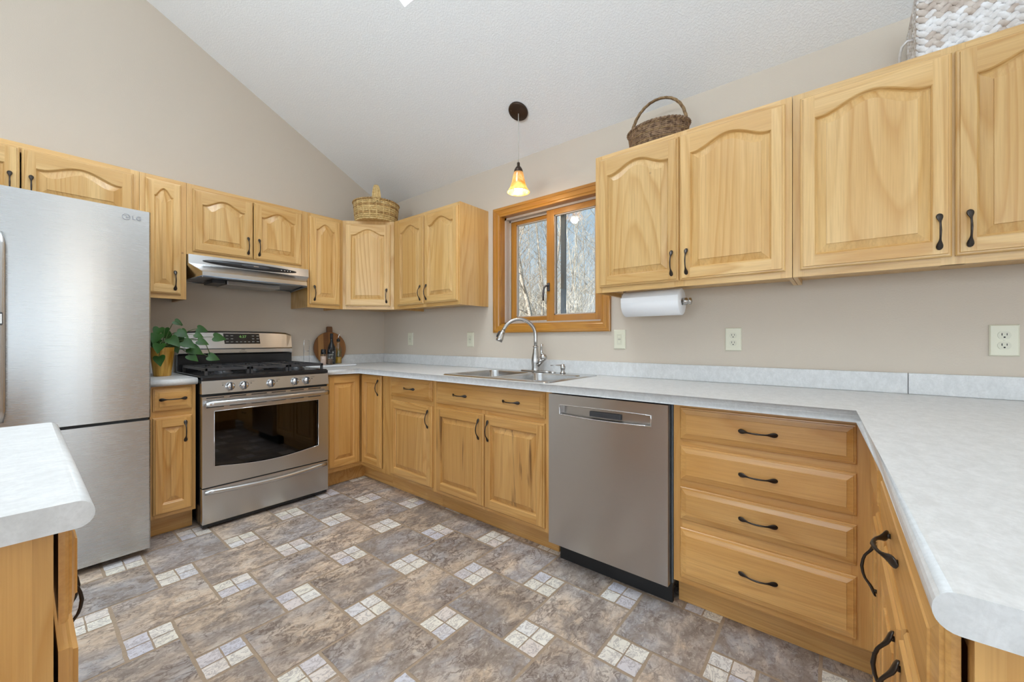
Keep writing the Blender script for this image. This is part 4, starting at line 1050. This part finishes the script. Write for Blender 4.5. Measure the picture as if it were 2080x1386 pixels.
# ------------------------------------------------------------------ paper towels
def towels():
    y, z = -0.205, 1.340
    e = thing('paper_towel_holder', 'steel under-cabinet paper towel holder', 'towel holder', (2.70, y, 1.405))
    o = Matrix.Translation((-2.70, -y, -1.405))
    m = MB(o); m.box(2.68, 2.88, y-0.02, y+0.02, 1.4205, 1.4258, 0, 0.001); m.build('mounting_plate', NICKEL, e)
    m = MB(o); m.box(2.684, 2.689, y-0.016, y+0.016, z-0.016, 1.422, 0, 0.0015); m.build('arm', NICKEL, e)
    m = MB(o); m.tube([(2.686, y, z), (3.012, y, z)], 0.010, 12); m.lathe([(0.014, 3.004), (0.019, 3.007), (0.019, 3.022), (0.012, 3.026), (0.012, 3.030), (0.0175, 3.034), (0.017, 3.042), (0.006, 3.047)], (0, y, z), 18, 0, 'x'); m.build('rod', NICKEL, e)
    m = MB(); m.lathe([(0.0185, 2.692), (0.066, 2.692), (0.0695, 2.695), (0.0695, 2.996), (0.066, 2.999), (0.0185, 2.999)], (0, y, z), 40, 0, 'x', True, False)
    m.lathe([(0.0185, 2.692), (0.0185, 2.999)], (0, y, z), 24, 0, 'x', True, False)
    m.box(2.693, 2.998, y-0.0700, y-0.0690, z+0.002, z+0.03)
    t = m.build('paper_towel_roll', PAPER); tag(t, 'white paper towel roll hanging under the wall cabinet', 'paper towels')
towels()

# ------------------------------------------------------------------ pendant
def pendant():
    x, y = 1.988, -0.292; zc = HW - SL*y
    e = thing('pendant_light', 'amber glass pendant lamp hanging over the sink', 'pendant light', (x, y, zc))
    tilt = math.atan(SL)
    m = MB(Matrix.Rotation(-tilt, 4, 'X')); m.lathe([(0.066, -0.001), (0.066, -0.010), (0.062, -0.016), (0.012, -0.018)], (0, 0, 0), 32)
    for a in (-0.7, 0.7, ): m.sphere((0.036*math.sin(a)*1.4, -0.030, -0.017), 0.005, 0, 8, 6)
    m.build('canopy', BROWNMETAL, e)
    zs = 2.305 - zc
    m = MB(); m.tube([(0, 0, -0.012), (0, 0, zs)], 0.0028, 8); m.build('cord', plain('clear_cord', srgb(206, 200, 192), 0.4), e)
    m = MB(); m.lathe([(0.004, zs+0.008), (0.0095, zs+0.004), (0.0095, zs-0.018), (0.018, zs-0.026), (0.026, zs-0.040), (0.030, zs-0.058), (0.0285, zs-0.060)], (0, 0, 0), 24); m.build('socket_cap', BROWNMETAL, e)
    prof = [(0.029, zs-0.056), (0.034, zs-0.072), (0.039, zs-0.100), (0.045, zs-0.130), (0.055, zs-0.158), (0.068, zs-0.180), (0.076, zs-0.190)]
    m = MB(); m.lathe(prof + [(r_-0.0035, h) for r_, h in reversed(prof)], (0, 0, 0), 36, 0, 'z', True, False); m.build('shade', ALAB, e)
    m = MB(); m.lathe([(0.012, zs-0.075), (0.014, zs-0.10), (0.026, zs-0.130), (0.031, zs-0.150), (0.028, zs-0.170), (0.016, zs-0.183), (0.001, zs-0.187)], (0, 0, 0), 20); m.build('bulb', BULB, e)
    d = bpy.data.lights.new('pendant_bulb_light', 'POINT'); d.energy = 4.0; d.color = (1.0, 0.80, 0.55); d.shadow_soft_size = 0.03
    o = bpy.data.objects.new('pendant_bulb_light', d); COL.objects.link(o); o.location = (x, y, 2.305-0.200)
pendant()

# ------------------------------------------------------------------ baskets
def woven_wall(m, cx, cy, z0, z1, rx, ry, flare, rows, segs, r, amp, mats=2, rot=0.0):
    ca, sa = math.cos(rot), math.sin(rot)
    for i in range(rows):
        t = (i+0.5)/rows; z = z0+(z1-z0)*t; f = 1+flare*(t-1); ph = PI*(i % 2); P = []
        n = segs*2
        for k in range(n):
            a = 2*PI*k/n; w = amp*math.sin(segs*a/1.0*0.5*2+ph) if True else 0
            u, v = (rx*f+w)*math.cos(a), (ry*f+w)*math.sin(a)
            P.append((cx+u*ca-v*sa, cy+u*sa+v*ca, z+random.uniform(-.0012, .0012)))
        m.tube(P, r*random.uniform(0.9, 1.05), 5, (i//(1+i % 2)) % mats, True, True)
    for k in range(segs):
        a = 2*PI*(k+0.25)/segs; P = []
        for t in (0.0, 0.5, 1.0):
            f = 1+flare*(t-1); u, v = (rx*f)*math.cos(a), (ry*f)*math.sin(a); P.append((cx+u*ca-v*sa, cy+u*sa+v*ca, z0+(z1-z0)*t))
        m.tube(P, r*0.9, 5, 0)
    P = [(cx+rx*(1-flare)*math.cos(2*PI*k/24)*ca-ry*(1-flare)*math.sin(2*PI*k/24)*sa, cy+rx*(1-flare)*math.cos(2*PI*k/24)*sa+ry*(1-flare)*math.sin(2*PI*k/24)*ca) for k in range(24)]
    m.prism(P, z0, z0+0.006, 0)
def braid_ring(m, cx, cy, z, rx, ry, r, n, mat, rot=0.0):
    ca, sa = math.cos(rot), math.sin(rot)
    for s_ in (0, 1):
        P = []
        for k in range(n*4):
            a = 2*PI*k/(n*4); ph = n*a+PI*s_; w = r*0.8*math.cos(ph)
            u, v = (rx+w)*math.cos(a), (ry+w)*math.sin(a); P.append((cx+u*ca-v*sa, cy+u*sa+v*ca, z+r*0.8*math.sin(ph)))
        m.tube(P, r, 5, mat, True, True)
def corner_basket():
    cx_, cy_ = 0.435, -0.365; z0 = ZT+0.0005
    e = thing('wicker_basket', 'round pale wicker basket with a tall handle on the corner cabinet', 'basket', (cx_, cy_, z0), 0, 'baskets on top of the cabinets')
    m = MB(); woven_wall(m, 0, 0, 0.0, 0.165, 0.186, 0.186, 0.08, 10, 20, 0.0088, 0.0045); m.build('woven_body', [STRAW, STRAWD], e)
    m = MB(); braid_ring(m, 0, 0, 0.168, 0.190, 0.190, 0.0065, 26, 0); m.build('rim', STRAWD, e)
    m = MB(); d = Vector((0.848, -0.53, 0)); w = Vector((0.53, 0.848, 0))
    for s_ in (-2, -1, 0, 1, 2):
        P = []
        for k in range(23):
            t = k/22; a = PI*t; spread = 0.0018*s_*(1.0+7.5*abs(math.cos(a))**1.6)
            P.append(d*(0.178*math.cos(a)) + w*spread + Vector((0, 0, 0.14+0.195*abs(math.sin(a))**0.9)))
        m.tube(P, [0.0042+0.0042*abs(math.cos(PI*k/22)) for k in range(23)], 6)
    for s_ in (-1, 1):
        c = d*(0.185*s_)+Vector((0, 0, 0.150))
        for q in range(5):
            m.tube([c+w*(-0.035)+Vector((0, 0, -0.03+0.012*q))+d*s_*0.006, c+d*s_*0.014+Vector((0, 0, -0.005+0.004*q)), c+w*0.035+Vector((0, 0, 0.03-0.012*q))+d*s_*0.006], 0.0035, 5)
    m.build('handle', STRAW, e)
corner_basket()
def brown_basket():
    cx_, cy_ = 2.862, -0.172; z0 = ZT+0.0005
    e = thing('wicker_basket', 'dark brown oval wicker basket with a thin arched handle', 'basket', (cx_, cy_, z0), 0, 'baskets on top of the cabinets')
    m = MB(); woven_wall(m, 0, 0, 0, 0.112, 0.158, 0.112, 0.10, 12, 34, 0.0058, 0.006, 2); m.build('woven_body', [WILLOW, WILLOWH], e)
    m = MB(); braid_ring(m, 0, 0, 0.116, 0.160, 0.114, 0.0062, 24, 0); m.build('rim', WILLOW, e)
    m = MB()
    for s_ in (0, 1, 2):
        P = []
        for k in range(33):
            t = k/32; a = PI*t; ph = 9*a+2*PI*s_/3
            P.append((0.150*math.cos(a)+0.004*math.cos(ph), 0.004*math.sin(ph), 0.085+0.200*abs(math.sin(a))**0.85))
        m.tube(P, 0.0056, 6)
    m.build('handle', WILLOWH, e)
brown_basket()
def white_basket():
    x0, x1, y0, y1 = 3.852, 4.33, -0.288, -0.035; z0 = ZT+0.0005; H = 0.235
    e = thing('woven_storage_basket', 'whitewashed rectangular woven basket on the far right wall cabinet', 'basket', (x0, y0, z0), 0, 'baskets on top of the cabinets')
    rnd = random.Random(5); w_, d_ = x1-x0, y1-y0
    m = MB(); m.box(0.010, w_-0.010, 0.010, d_-0.010, 0, H-0.012, 0)
    rows = 9; rh = H/rows
    def blobs(p0, p1, nrm, step, ln, rad, matlo, flat=0.6):
        p0, p1, nrm = Vector(p0), Vector(p1), Vector(nrm); t = (p1-p0).normalized(); L = (p1-p0).length
        for i in range(rows):
            for s_ in (0, 1):
                n = int(L/step)
                for k in range(n+1):
                    c = p0 + t*(min((k+0.5*s_)*step, L)) + Vector((0, 0, (i+0.28+0.44*s_)*rh)) + nrm*(0.004+rnd.uniform(0, .002))
                    ang = 0.70 if s_ else -0.70
                    ax = (t*math.cos(ang)+Vector((0, 0, 1))*math.sin(ang)); az = nrm.cross(ax)
                    R = Matrix((ax, az, nrm)).transposed()
                    dk = 1 if (i > rows*0.52 and rnd.random() < 0.75) else (1 if rnd.random() < 0.12 else 0)
                    m.sphere(c, 1.0, dk if matlo else 0, 7, 5, (ln*rnd.uniform(.9, 1.1), rad, rad*flat), R)
    blobs((0.012, 0.004, 0), (w_, 0.004, 0), (0, -1, 0), 0.038, 0.0235, 0.0118, True)
    blobs((0.004, d_, 0), (0.004, 0.008, 0), (-1, 0, 0), 0.024, 0.016, 0.0085, False)
    m.build('woven_body', [HYAC, HYACB], e)
    m = MB(); P = [(0, 0, H-0.004), (w_, 0, H-0.004), (w_, d_, H-0.004), (0, d_, H-0.004)]; m.tube(P+[P[0]], 0.010, 8); m.build('rim', HYAC, e)
    m = MB(); m.tube([(-0.002, d_*0.30, 0.115), (-0.020, d_*0.30, 0.122), (-0.034, d_*0.34, 0.112), (-0.040, d_*0.42, 0.085), (-0.038, d_*0.5, 0.06), (-0.026, d_*0.56, 0.042), (-0.002, d_*0.58, 0.036)], 0.0048, 8); m.build('handle', HYAC, e)
white_basket()

# ------------------------------------------------------------------ things on the counter right of the range
TRZ = CT+0.0005
def counter_things():
    m = MB(); P = []
    n = 8
    x0, x1, y0, y1, r_ = 0.105, 0.335, -0.900, -0.485, 0.02
    def rr(i):
        p = []
        for cx_, cy_, a0 in ((x1-i-r_, y0+i+r_, -PI/2), (x1-i-r_, y1-i-r_, 0), (x0+i+r_, y1-i-r_, PI/2), (x0+i+r_, y0+i+r_, PI)):
            for k in range(6): a = a0+PI/2*k/5; p.append((cx_+r_*math.cos(a), cy_+r_*math.sin(a)))
        return p
    m.loft([[(x, y, TRZ) for x, y in rr(0.006)], [(x, y, TRZ+0.006) for x, y in rr(0)], [(x, y, TRZ+0.012) for x, y in rr(0)], [(x, y, TRZ+0.0135) for x, y in rr(0.003)]], 0, True)
    tag(m.build('serving_tray', WHITE), 'flat white tray on the counter right of the range', 'tray')
    z = TRZ+0.0142
    # round board leaning on the wall behind the tray
    e = thing('cutting_board', 'round striped wooden cutting board leaning against the wall', 'cutting board', (0.0465, -0.590, 1.0660)); 
    e.rotation_euler = (0, 0, R90)
    lean = Matrix.Rotation(-0.07, 4, 'X')
    m = MB(lean); n = 48; R = 0.1475
    m.loft([[(rr_*math.cos(2*PI*k/n), yy, rr_*math.sin(2*PI*k/n)) for k in range(n)] for rr_, yy in ((R-0.004, 0.008), (R, 0.004), (R, -0.004), (R-0.004, -0.008))], 0, False); m.build('board', ACACIA, e)
    m = MB(lean); w = 0.026; pr_ = [(-w, R-0.03), (w, R-0.03), (w*0.92, R+0.035), (w*0.95, 0.186), (w*0.75, 0.196), (-w*0.75, 0.196), (-w*0.95, 0.186), (-w*0.92, R+0.035)]
    m.loft([[(a, yy, b) for a, b in pr_] for yy in (-0.0075, 0.0075)], 0, False); m.build('board_handle', plain('walnut_handle', srgb(112, 74, 44), 0.45), e)
    # dark wine-style bottle
    bx, by = 0.175, -0.640
    e = thing('dark_bottle', 'tall black glass bottle in front of the cutting board', 'bottle', (bx, by, z))
    m = MB(); m.lathe([(0.027, 0.0), (0.0315, 0.004), (0.032, 0.02), (0.032, 0.128), (0.029, 0.150), (0.019, 0.176), (0.0125, 0.196), (0.0115, 0.215), (0.0115, 0.250)], (0, 0, 0), 28); m.build('bottle_body', BLACK, e)
    m = MB(); m.lathe([(0.0125, 0.222), (0.0132, 0.224), (0.0132, 0.262), (0.012, 0.268), (0.002, 0.2685)], (0, 0, 0), 20); m.build('cap', BLACKM, e)
    m = MB(); R_ = []
    for h in (0.022, 0.120): R_.append([(0.0324*math.cos(a), 0.0324*math.sin(a), h) for a in [(-1.6+2.6*k/16) for k in range(17)]])
    m.loft(R_, 0, True, False, False, False); lb = m.build('bottle_label', LABEL, e)
    m = MB()
    for (h0, h1, a0, a1) in ((0.100, 0.108, -0.85, 0.1), (0.086, 0.091, -0.75, 0.0), (0.078, 0.080, -0.8, 0.05), (0.028, 0.031, -0.8, 0.05)):
        m.loft([[(0.0328*math.cos(a), 0.0328*math.sin(a), h) for a in [a0+(a1-a0)*k/8 for k in range(9)]] for h in (h0, h1)], 0, True, False, False, False)
    a_ = -0.38; c_ = Vector((0.0328*math.cos(a_), 0.0328*math.sin(a_), 0.053)); tv = Vector((-math.sin(a_), math.cos(a_), 0))
    m.add([c_+Vector((0, 0, 0.016)), c_+tv*0.010, c_-Vector((0, 0, 0.016)), c_-tv*0.010], [(0, 1, 2, 3)]); m.build('label_print', TEXTW, lb)
    # oil bottle with pour spout
    bx, by = 0.145, -0.563
    e = thing('oil_bottle', 'clear oil bottle with herbs and a metal pour spout', 'bottle', (bx, by, z))
    m = MB(); pr_ = [(0.024, 0.0), (0.028, 0.004), (0.0285, 0.06), (0.028, 0.120), (0.023, 0.145), (0.0125, 0.165), (0.0115, 0.190), (0.013, 0.193), (0.013, 0.198)]; m.lathe(pr_, (0, 0, 0), 24, 0, 'z', True, False); m.build('bottle_body', OILGLASS, e)
    m = MB(); m.lathe([(0.022, 0.004), (0.0262, 0.006), (0.0266, 0.058), (0.002, 0.0585)], (0, 0, 0), 20); m.build('oil', OIL, e)
    m = MB(); rnd = random.Random(2)
    for k in range(16):
        a = rnd.uniform(0, 6.28); q = rnd.uniform(0.004, 0.020); h = rnd.uniform(0.05, 0.10); m.tube([(q*math.cos(a), q*math.sin(a), h), (q*math.cos(a+.5), q*math.sin(a+.5), h+0.02), (q*0.8*math.cos(a+.7), q*.8*math.sin(a+.7), h+0.035)], 0.0016, 4)
    m.build('herb_sprigs', HERB, e)
    m = MB(); m.lathe([(0.0128, 0.196), (0.0150, 0.198), (0.0150, 0.216), (0.010, 0.222)], (0, 0, 0), 16); m.build('stopper', BLACKM, e)
    m = MB(); m.tube([(0, 0, 0.220), (0.001, 0, 0.238), (0.004, 0.003, 0.252), (0.010, 0.008, 0.268)], [0.0042, 0.0036, 0.003, 0.0024], 8); m.build('pour_spout', CHROME, e)
    # salt and pepper grinders
    for (bx, by, fill, lab) in ((0.225, -0.735, SALT, 'glass salt grinder with pink salt and black lid, left of the pepper grinder'), (0.235, -0.685, PEPPER, 'glass pepper grinder with black lid between salt grinder and black bottle')):
        e = thing('spice_grinder', lab, 'grinder', (bx, by, z), 0, 'grinders on the tray')
        m = MB(); m.lathe([(0.021, 0), (0.0235, 0.002), (0.0235, 0.084), (0.019, 0.090), (0.019, 0.094)], (0, 0, 0), 20, 0, 'z', True, False); m.build('jar', JARGLASS, e)
        m = MB(); m.lathe([(0.020, 0.002), (0.0222, 0.004), (0.0222, 0.072 if fill is SALT else 0.050), (0.001, 0.074 if fill is SALT else 0.052)], (0, 0, 0), 16); m.build('contents', fill, e)
        m = MB(); m.lathe([(0.0195, 0.0905), (0.0205, 0.092), (0.0195, 0.128), (0.017, 0.132), (0.001, 0.133)], (0, 0, 0), 18); m.build('lid', BLACK, e)
    # chrome wire stand
    e = thing('wire_stand', 'thin chrome wire stand on the tray beside the range', 'wire stand', (0.16, -0.845, z))
    m = MB(); w_ = 0.0022
    m.tube([(0.030*math.cos(2*PI*k/20), 0.034*math.sin(2*PI*k/20), 0.0024) for k in range(20)], w_, 6, 0, True, True)
    m.tube([(0, -0.034, 0.0024), (0, 0.034, 0.0024)], w_, 6); m.build('base_ring', CHROME, e)
    for s_ in (-1, 1):
        m = MB(); m.tube([(0, s_*0.022, 0.003), (0, s_*0.022, 0.20), (0, s_*0.019, 0.208), (0, s_*0.012, 0.212), (0.002, s_*0.006, 0.208)], w_, 6); m.build('upright', CHROME, e)
    m = MB(); m.tube([(0, -0.022, 0.118), (0, 0.022, 0.118)], w_, 6); m.build('crossbar', CHROME, e)
counter_things()

# ------------------------------------------------------------------ potted pothos left of the range
def heart_leaf(m, base, direction, normal, L, Wd, fold=0.25, curl=0.25):
    d = Vector(direction).normalized(); n_ = Vector(normal); n_ = (n_-d*n_.dot(d)).normalized(); s_ = d.cross(n_)
    prof = [(-0.10, 0.16), (-0.13, 0.34), (-0.02, 0.50), (0.16, 0.52), (0.38, 0.45), (0.60, 0.31), (0.80, 0.16), (0.93, 0.06), (1.0, 0.0)]
    mid = [(0.0, 0.0)]+[(0.06, 0), (0.10, 0), (0.2, 0), (0.38, 0), (0.60, 0), (0.80, 0), (0.93, 0), (1.0, 0)]
    def P(u, v, sg): return Vector(base)+d*(u*L)+s_*(sg*v*Wd*2*0.98)+n_*(fold*v*Wd - curl*L*max(u, 0)**2*0.5)
    for sg in (-1, 1):
        ring = [P(u, v, sg) for u, v in prof]; md = [P(u, 0, sg) for u, _ in mid]
        for k in range(len(prof)-1): m.add([md[k], md[k+1], ring[k+1], ring[k]], [(0, 1, 2, 3)], 0, True)
def plant():
    cx_, cy_ = 0.330, -1.795; z0 = CT+0.0005
    e = thing('potted_plant', 'trailing green houseplant in a tapered yellow pot', 'plant', (cx_, cy_, z0))
    m = MB(); m.lathe([(0.040, 0.0), (0.043, 0.003), (0.0585, 0.150), (0.0605, 0.152), (0.0615, 0.178), (0.0595, 0.180), (0.0560, 0.178), (0.054, 0.150)], (0, 0, 0), 32, 0, 'z', True, False); m.lathe([(0.001, 0.0), (0.040, 0.0)], (0, 0, 0), 32); m.build('pot', POT, e)
    m = MB(); m.lathe([(0.055, 0.160), (0.03, 0.168), (0.001, 0.170)], (0, 0, 0), 24, 0, 'z', True, False); m.build('soil', SOIL, e)
    rnd = random.Random(11); st = MB(); lf = MB()
    # (tip offset, facing) – stems rising from the pot; y positive is towards the range
    spec = [((0.03, 0.055, 0.345), 0.055, .2), ((-0.01, 0.015, 0.300), 0.060, .4), ((0.05, 0.080, 0.285), 0.060, .3), ((0.06, 0.165, 0.300), 0.066, .2), ((0.07, 0.150, 0.262), 0.055, .5),
            ((0.09, 0.245, 0.245), 0.080, .1), ((0.09, 0.215, 0.118), 0.075, .4), ((0.10, 0.085, 0.215), 0.085, .3), ((0.085, 0.120, 0.175), 0.090, .6), ((0.10, 0.02, 0.235), 0.085, .3), ((0.05, -0.06, 0.26), 0.085, .2),
            ((0.09, -0.03, 0.125), 0.075, .8), ((0.0, 0.075, 0.235), 0.08, .3), ((-0.05, 0.02, 0.27), 0.07, .3), ((-0.06, -0.06, 0.25), 0.075, .3), ((0.07, 0.06, 0.275), 0.075, .2), ((0.03, -0.02, 0.30), 0.07, .2),
            ((0.09, 0.16, 0.220), 0.07, .4), ((0.02, 0.05, 0.205), 0.08, .5), ((0.09, 0.115, 0.130), 0.07, .9), ((0.11, -0.05, 0.20), 0.08, .5), ((0.0, -0.09, 0.22), 0.08, .4)]
    for (tx, ty, tz), L, droop in spec:
        ty = max(ty, -0.03)
        b0 = Vector((rnd.uniform(-.02, .02), rnd.uniform(-.02, .02), 0.165)); tip = Vector((tx, ty, tz))
        mid = (b0+tip)*0.5+Vector((0, 0, 0.045+0.03*droop)); pts = []
        for k in range(9): t = k/8; pts.append(b0*(1-t)**2+mid*2*t*(1-t)+tip*t*t)
        st.tube(pts, [0.0030-0.0014*k/8 for k in range(9)], 6)
        out = Vector((tx*0.4+0.02, max(ty+rnd.uniform(-.04, .04), -0.028), -0.045-0.05*droop))
        L *= 0.88; heart_leaf(lf, tip, out, Vector((0.85, -0.35, 0.45+rnd.uniform(-.15, .25))), L, L*0.44, 0.25, 0.35)
    st.tube([(0.0, 0.03, 0.165), (0.05, 0.10, 0.235), (0.07, 0.16, 0.228), (0.085, 0.205, 0.19), (0.09, 0.222, 0.135)], 0.0025, 6)
    st.tube([(0.03, 0.055, 0.345), (0.035, 0.075, 0.335), (0.04, 0.088, 0.315)], 0.0018, 5)
    st.build('stems', STEM, e)
    o = lf.build('leaves', LEAF, e)
plant()

# ------------------------------------------------------------------ outside: bare winter woodland behind the window
def outside():
    m = MB(); m.box(-60, 60, 0.4, 90, -1.0, -0.7); o = m.build('ground', GROUND); struct(o)
    rnd = random.Random(21)
    def grow(m, p, d, L, r, depth, mat=0):
        n = 4 if depth else 3; pts = [Vector(p)]; rad = [r]; d = Vector(d).normalized()
        for k in range(n):
            d = (d+Vector((rnd.uniform(-.16, .16), rnd.uniform(-.16, .16), rnd.uniform(-.05, .12)))).normalized()
            pts.append(pts[-1]+d*L/n); rad.append(r*(1-0.62*(k+1)/n))
        m.tube(pts, rad, 5 if r > 0.02 else 3, mat)
        if depth == 0: return
        nb = 4 if depth > 1 else 3
        for k in range(nb):
            t = rnd.uniform(0.25, 1.0); i = min(int(t*n), n-1); q = pts[i].lerp(pts[i+1], t*n-i)
            side = Vector((rnd.uniform(-1, 1), rnd.uniform(-1, 1), rnd.uniform(0.05, 0.9))).normalized()
            grow(m, q, (d*0.55+side).normalized(), L*rnd.uniform(0.45, 0.7), max(rad[i]*0.5, 0.0065), depth-1, mat)
    def tree(pts, r, label, group=None, branches=14, mat=BARK, zmin=2.0, blen=1.5):
        base = Vector(pts[0]); e = thing('bare_tree', label, 'tree', base, 0, group)
        P = [Vector(p)-base for p in pts]; m = MB()
        Q = []; 
        for a, b in zip(P, P[1:]):
            for k in range(4): Q.append(a.lerp(b, k/4)+Vector((rnd.uniform(-.03, .03), rnd.uniform(-.03, .03), 0)))
        Q.append(P[-1]); Q[0] = P[0]
        rad = [r*(1-0.6*k/(len(Q)-1)) for k in range(len(Q))]
        m.tube(Q, rad, 8); m.build('trunk', mat, e)
        b_ = MB()
        for k in range(branches):
            i = rnd.randrange(len(Q)-1); q = Q[i].lerp(Q[i+1], rnd.random())
            if q.z+base.z < zmin: continue
            s_ = Vector((rnd.uniform(-1, 1), rnd.uniform(-1, 1), rnd.uniform(0.1, 1.1))).normalized()
            grow(b_, q, s_, blen*rnd.uniform(0.6, 1.2), max(rad[i]*0.36, 0.012), 2)
        b_.build('branches', mat, e)
    # three trunks near the left pane
    tree([(-3.96, 4.65, -0.7), (-3.30, 5.22, 2.3), (-2.86, 5.60, 4.6), (-2.6, 5.8, 7.0)], 0.070, 'leaning pale tree trunk crossing the left window pane', None, 18, BARK, 1.4)
    tree([(-2.10, 6.2, -0.7), (-2.56, 5.95, 1.7), (-2.82, 5.72, 3.5), (-2.75, 5.8, 7.0)], 0.070, 'pale tree trunk curving left, in the middle of the left window pane', None, 18, BARK, 1.4)
    tree([(-3.0, 7.1, -0.7), (-2.95, 7.3, 1.8), (-2.60, 7.5, 4.2), (-2.5, 7.6, 7.5)], 0.050, 'pale tree trunk next to the window latch', None, 18, BARK, 1.4)
    tree([(-1.05, 7.9, -0.7), (-1.30, 7.7, 2.4), (-0.75, 8.1, 4.4), (0.1, 8.8, 6.0)], 0.050, 'pale tree with a strong diagonal limb in the right window pane', None, 24, BARK, 1.2, 1.8)
    d0 = Vector((-0.63, 0.777, 0)); rt = Vector((0.777, 0.63, 0)); C0 = Vector((3.62, -2.36, 0))
    for k in range(42):
        t = rnd.uniform(11, 28); u = rnd.uniform(-0.12, 0.36)
        p = C0+d0*t+rt*(u*t); lean = rnd.uniform(-.7, .7); H = rnd.uniform(7, 10)
        tree([(p.x, p.y, -0.7), (p.x+lean*0.3, p.y+rnd.uniform(-.3, .3), H*0.4), (p.x+lean, p.y+rnd.uniform(-.5, .5), H)], rnd.uniform(0.025, 0.065),
             'slender bare tree in the woodland outside the window', 'bare trees outside the window', 16, BARK if k % 3 else BARK2, 0.8, 2.0)
    m = MB()
    for k in range(9000):
        t = rnd.uniform(14, 36); u = rnd.uniform(-0.14, 0.38); p = C0+d0*t+rt*(u*t); p.z = -0.7+(0.5+0.16*t)*rnd.random()**1.3
        d = Vector((rnd.uniform(-.8, .8), rnd.uniform(-.8, .8), 1)).normalized(); L = rnd.uniform(0.5, 1.5); r = rnd.uniform(0.006, 0.016)
        w = Vector((rnd.uniform(-.12, .12), rnd.uniform(-.12, .12), 0)); m.tube([p, p+d*L*0.5+w, p+d*L], [r, r*0.7, r*0.3], 3, int(rnd.random() < 0.4))
    o = m.build('undergrowth', [BARK2, BARK]); tag(o, 'pale tangle of winter twigs beneath the trees outside', 'undergrowth'); o['kind'] = 'stuff'
outside()
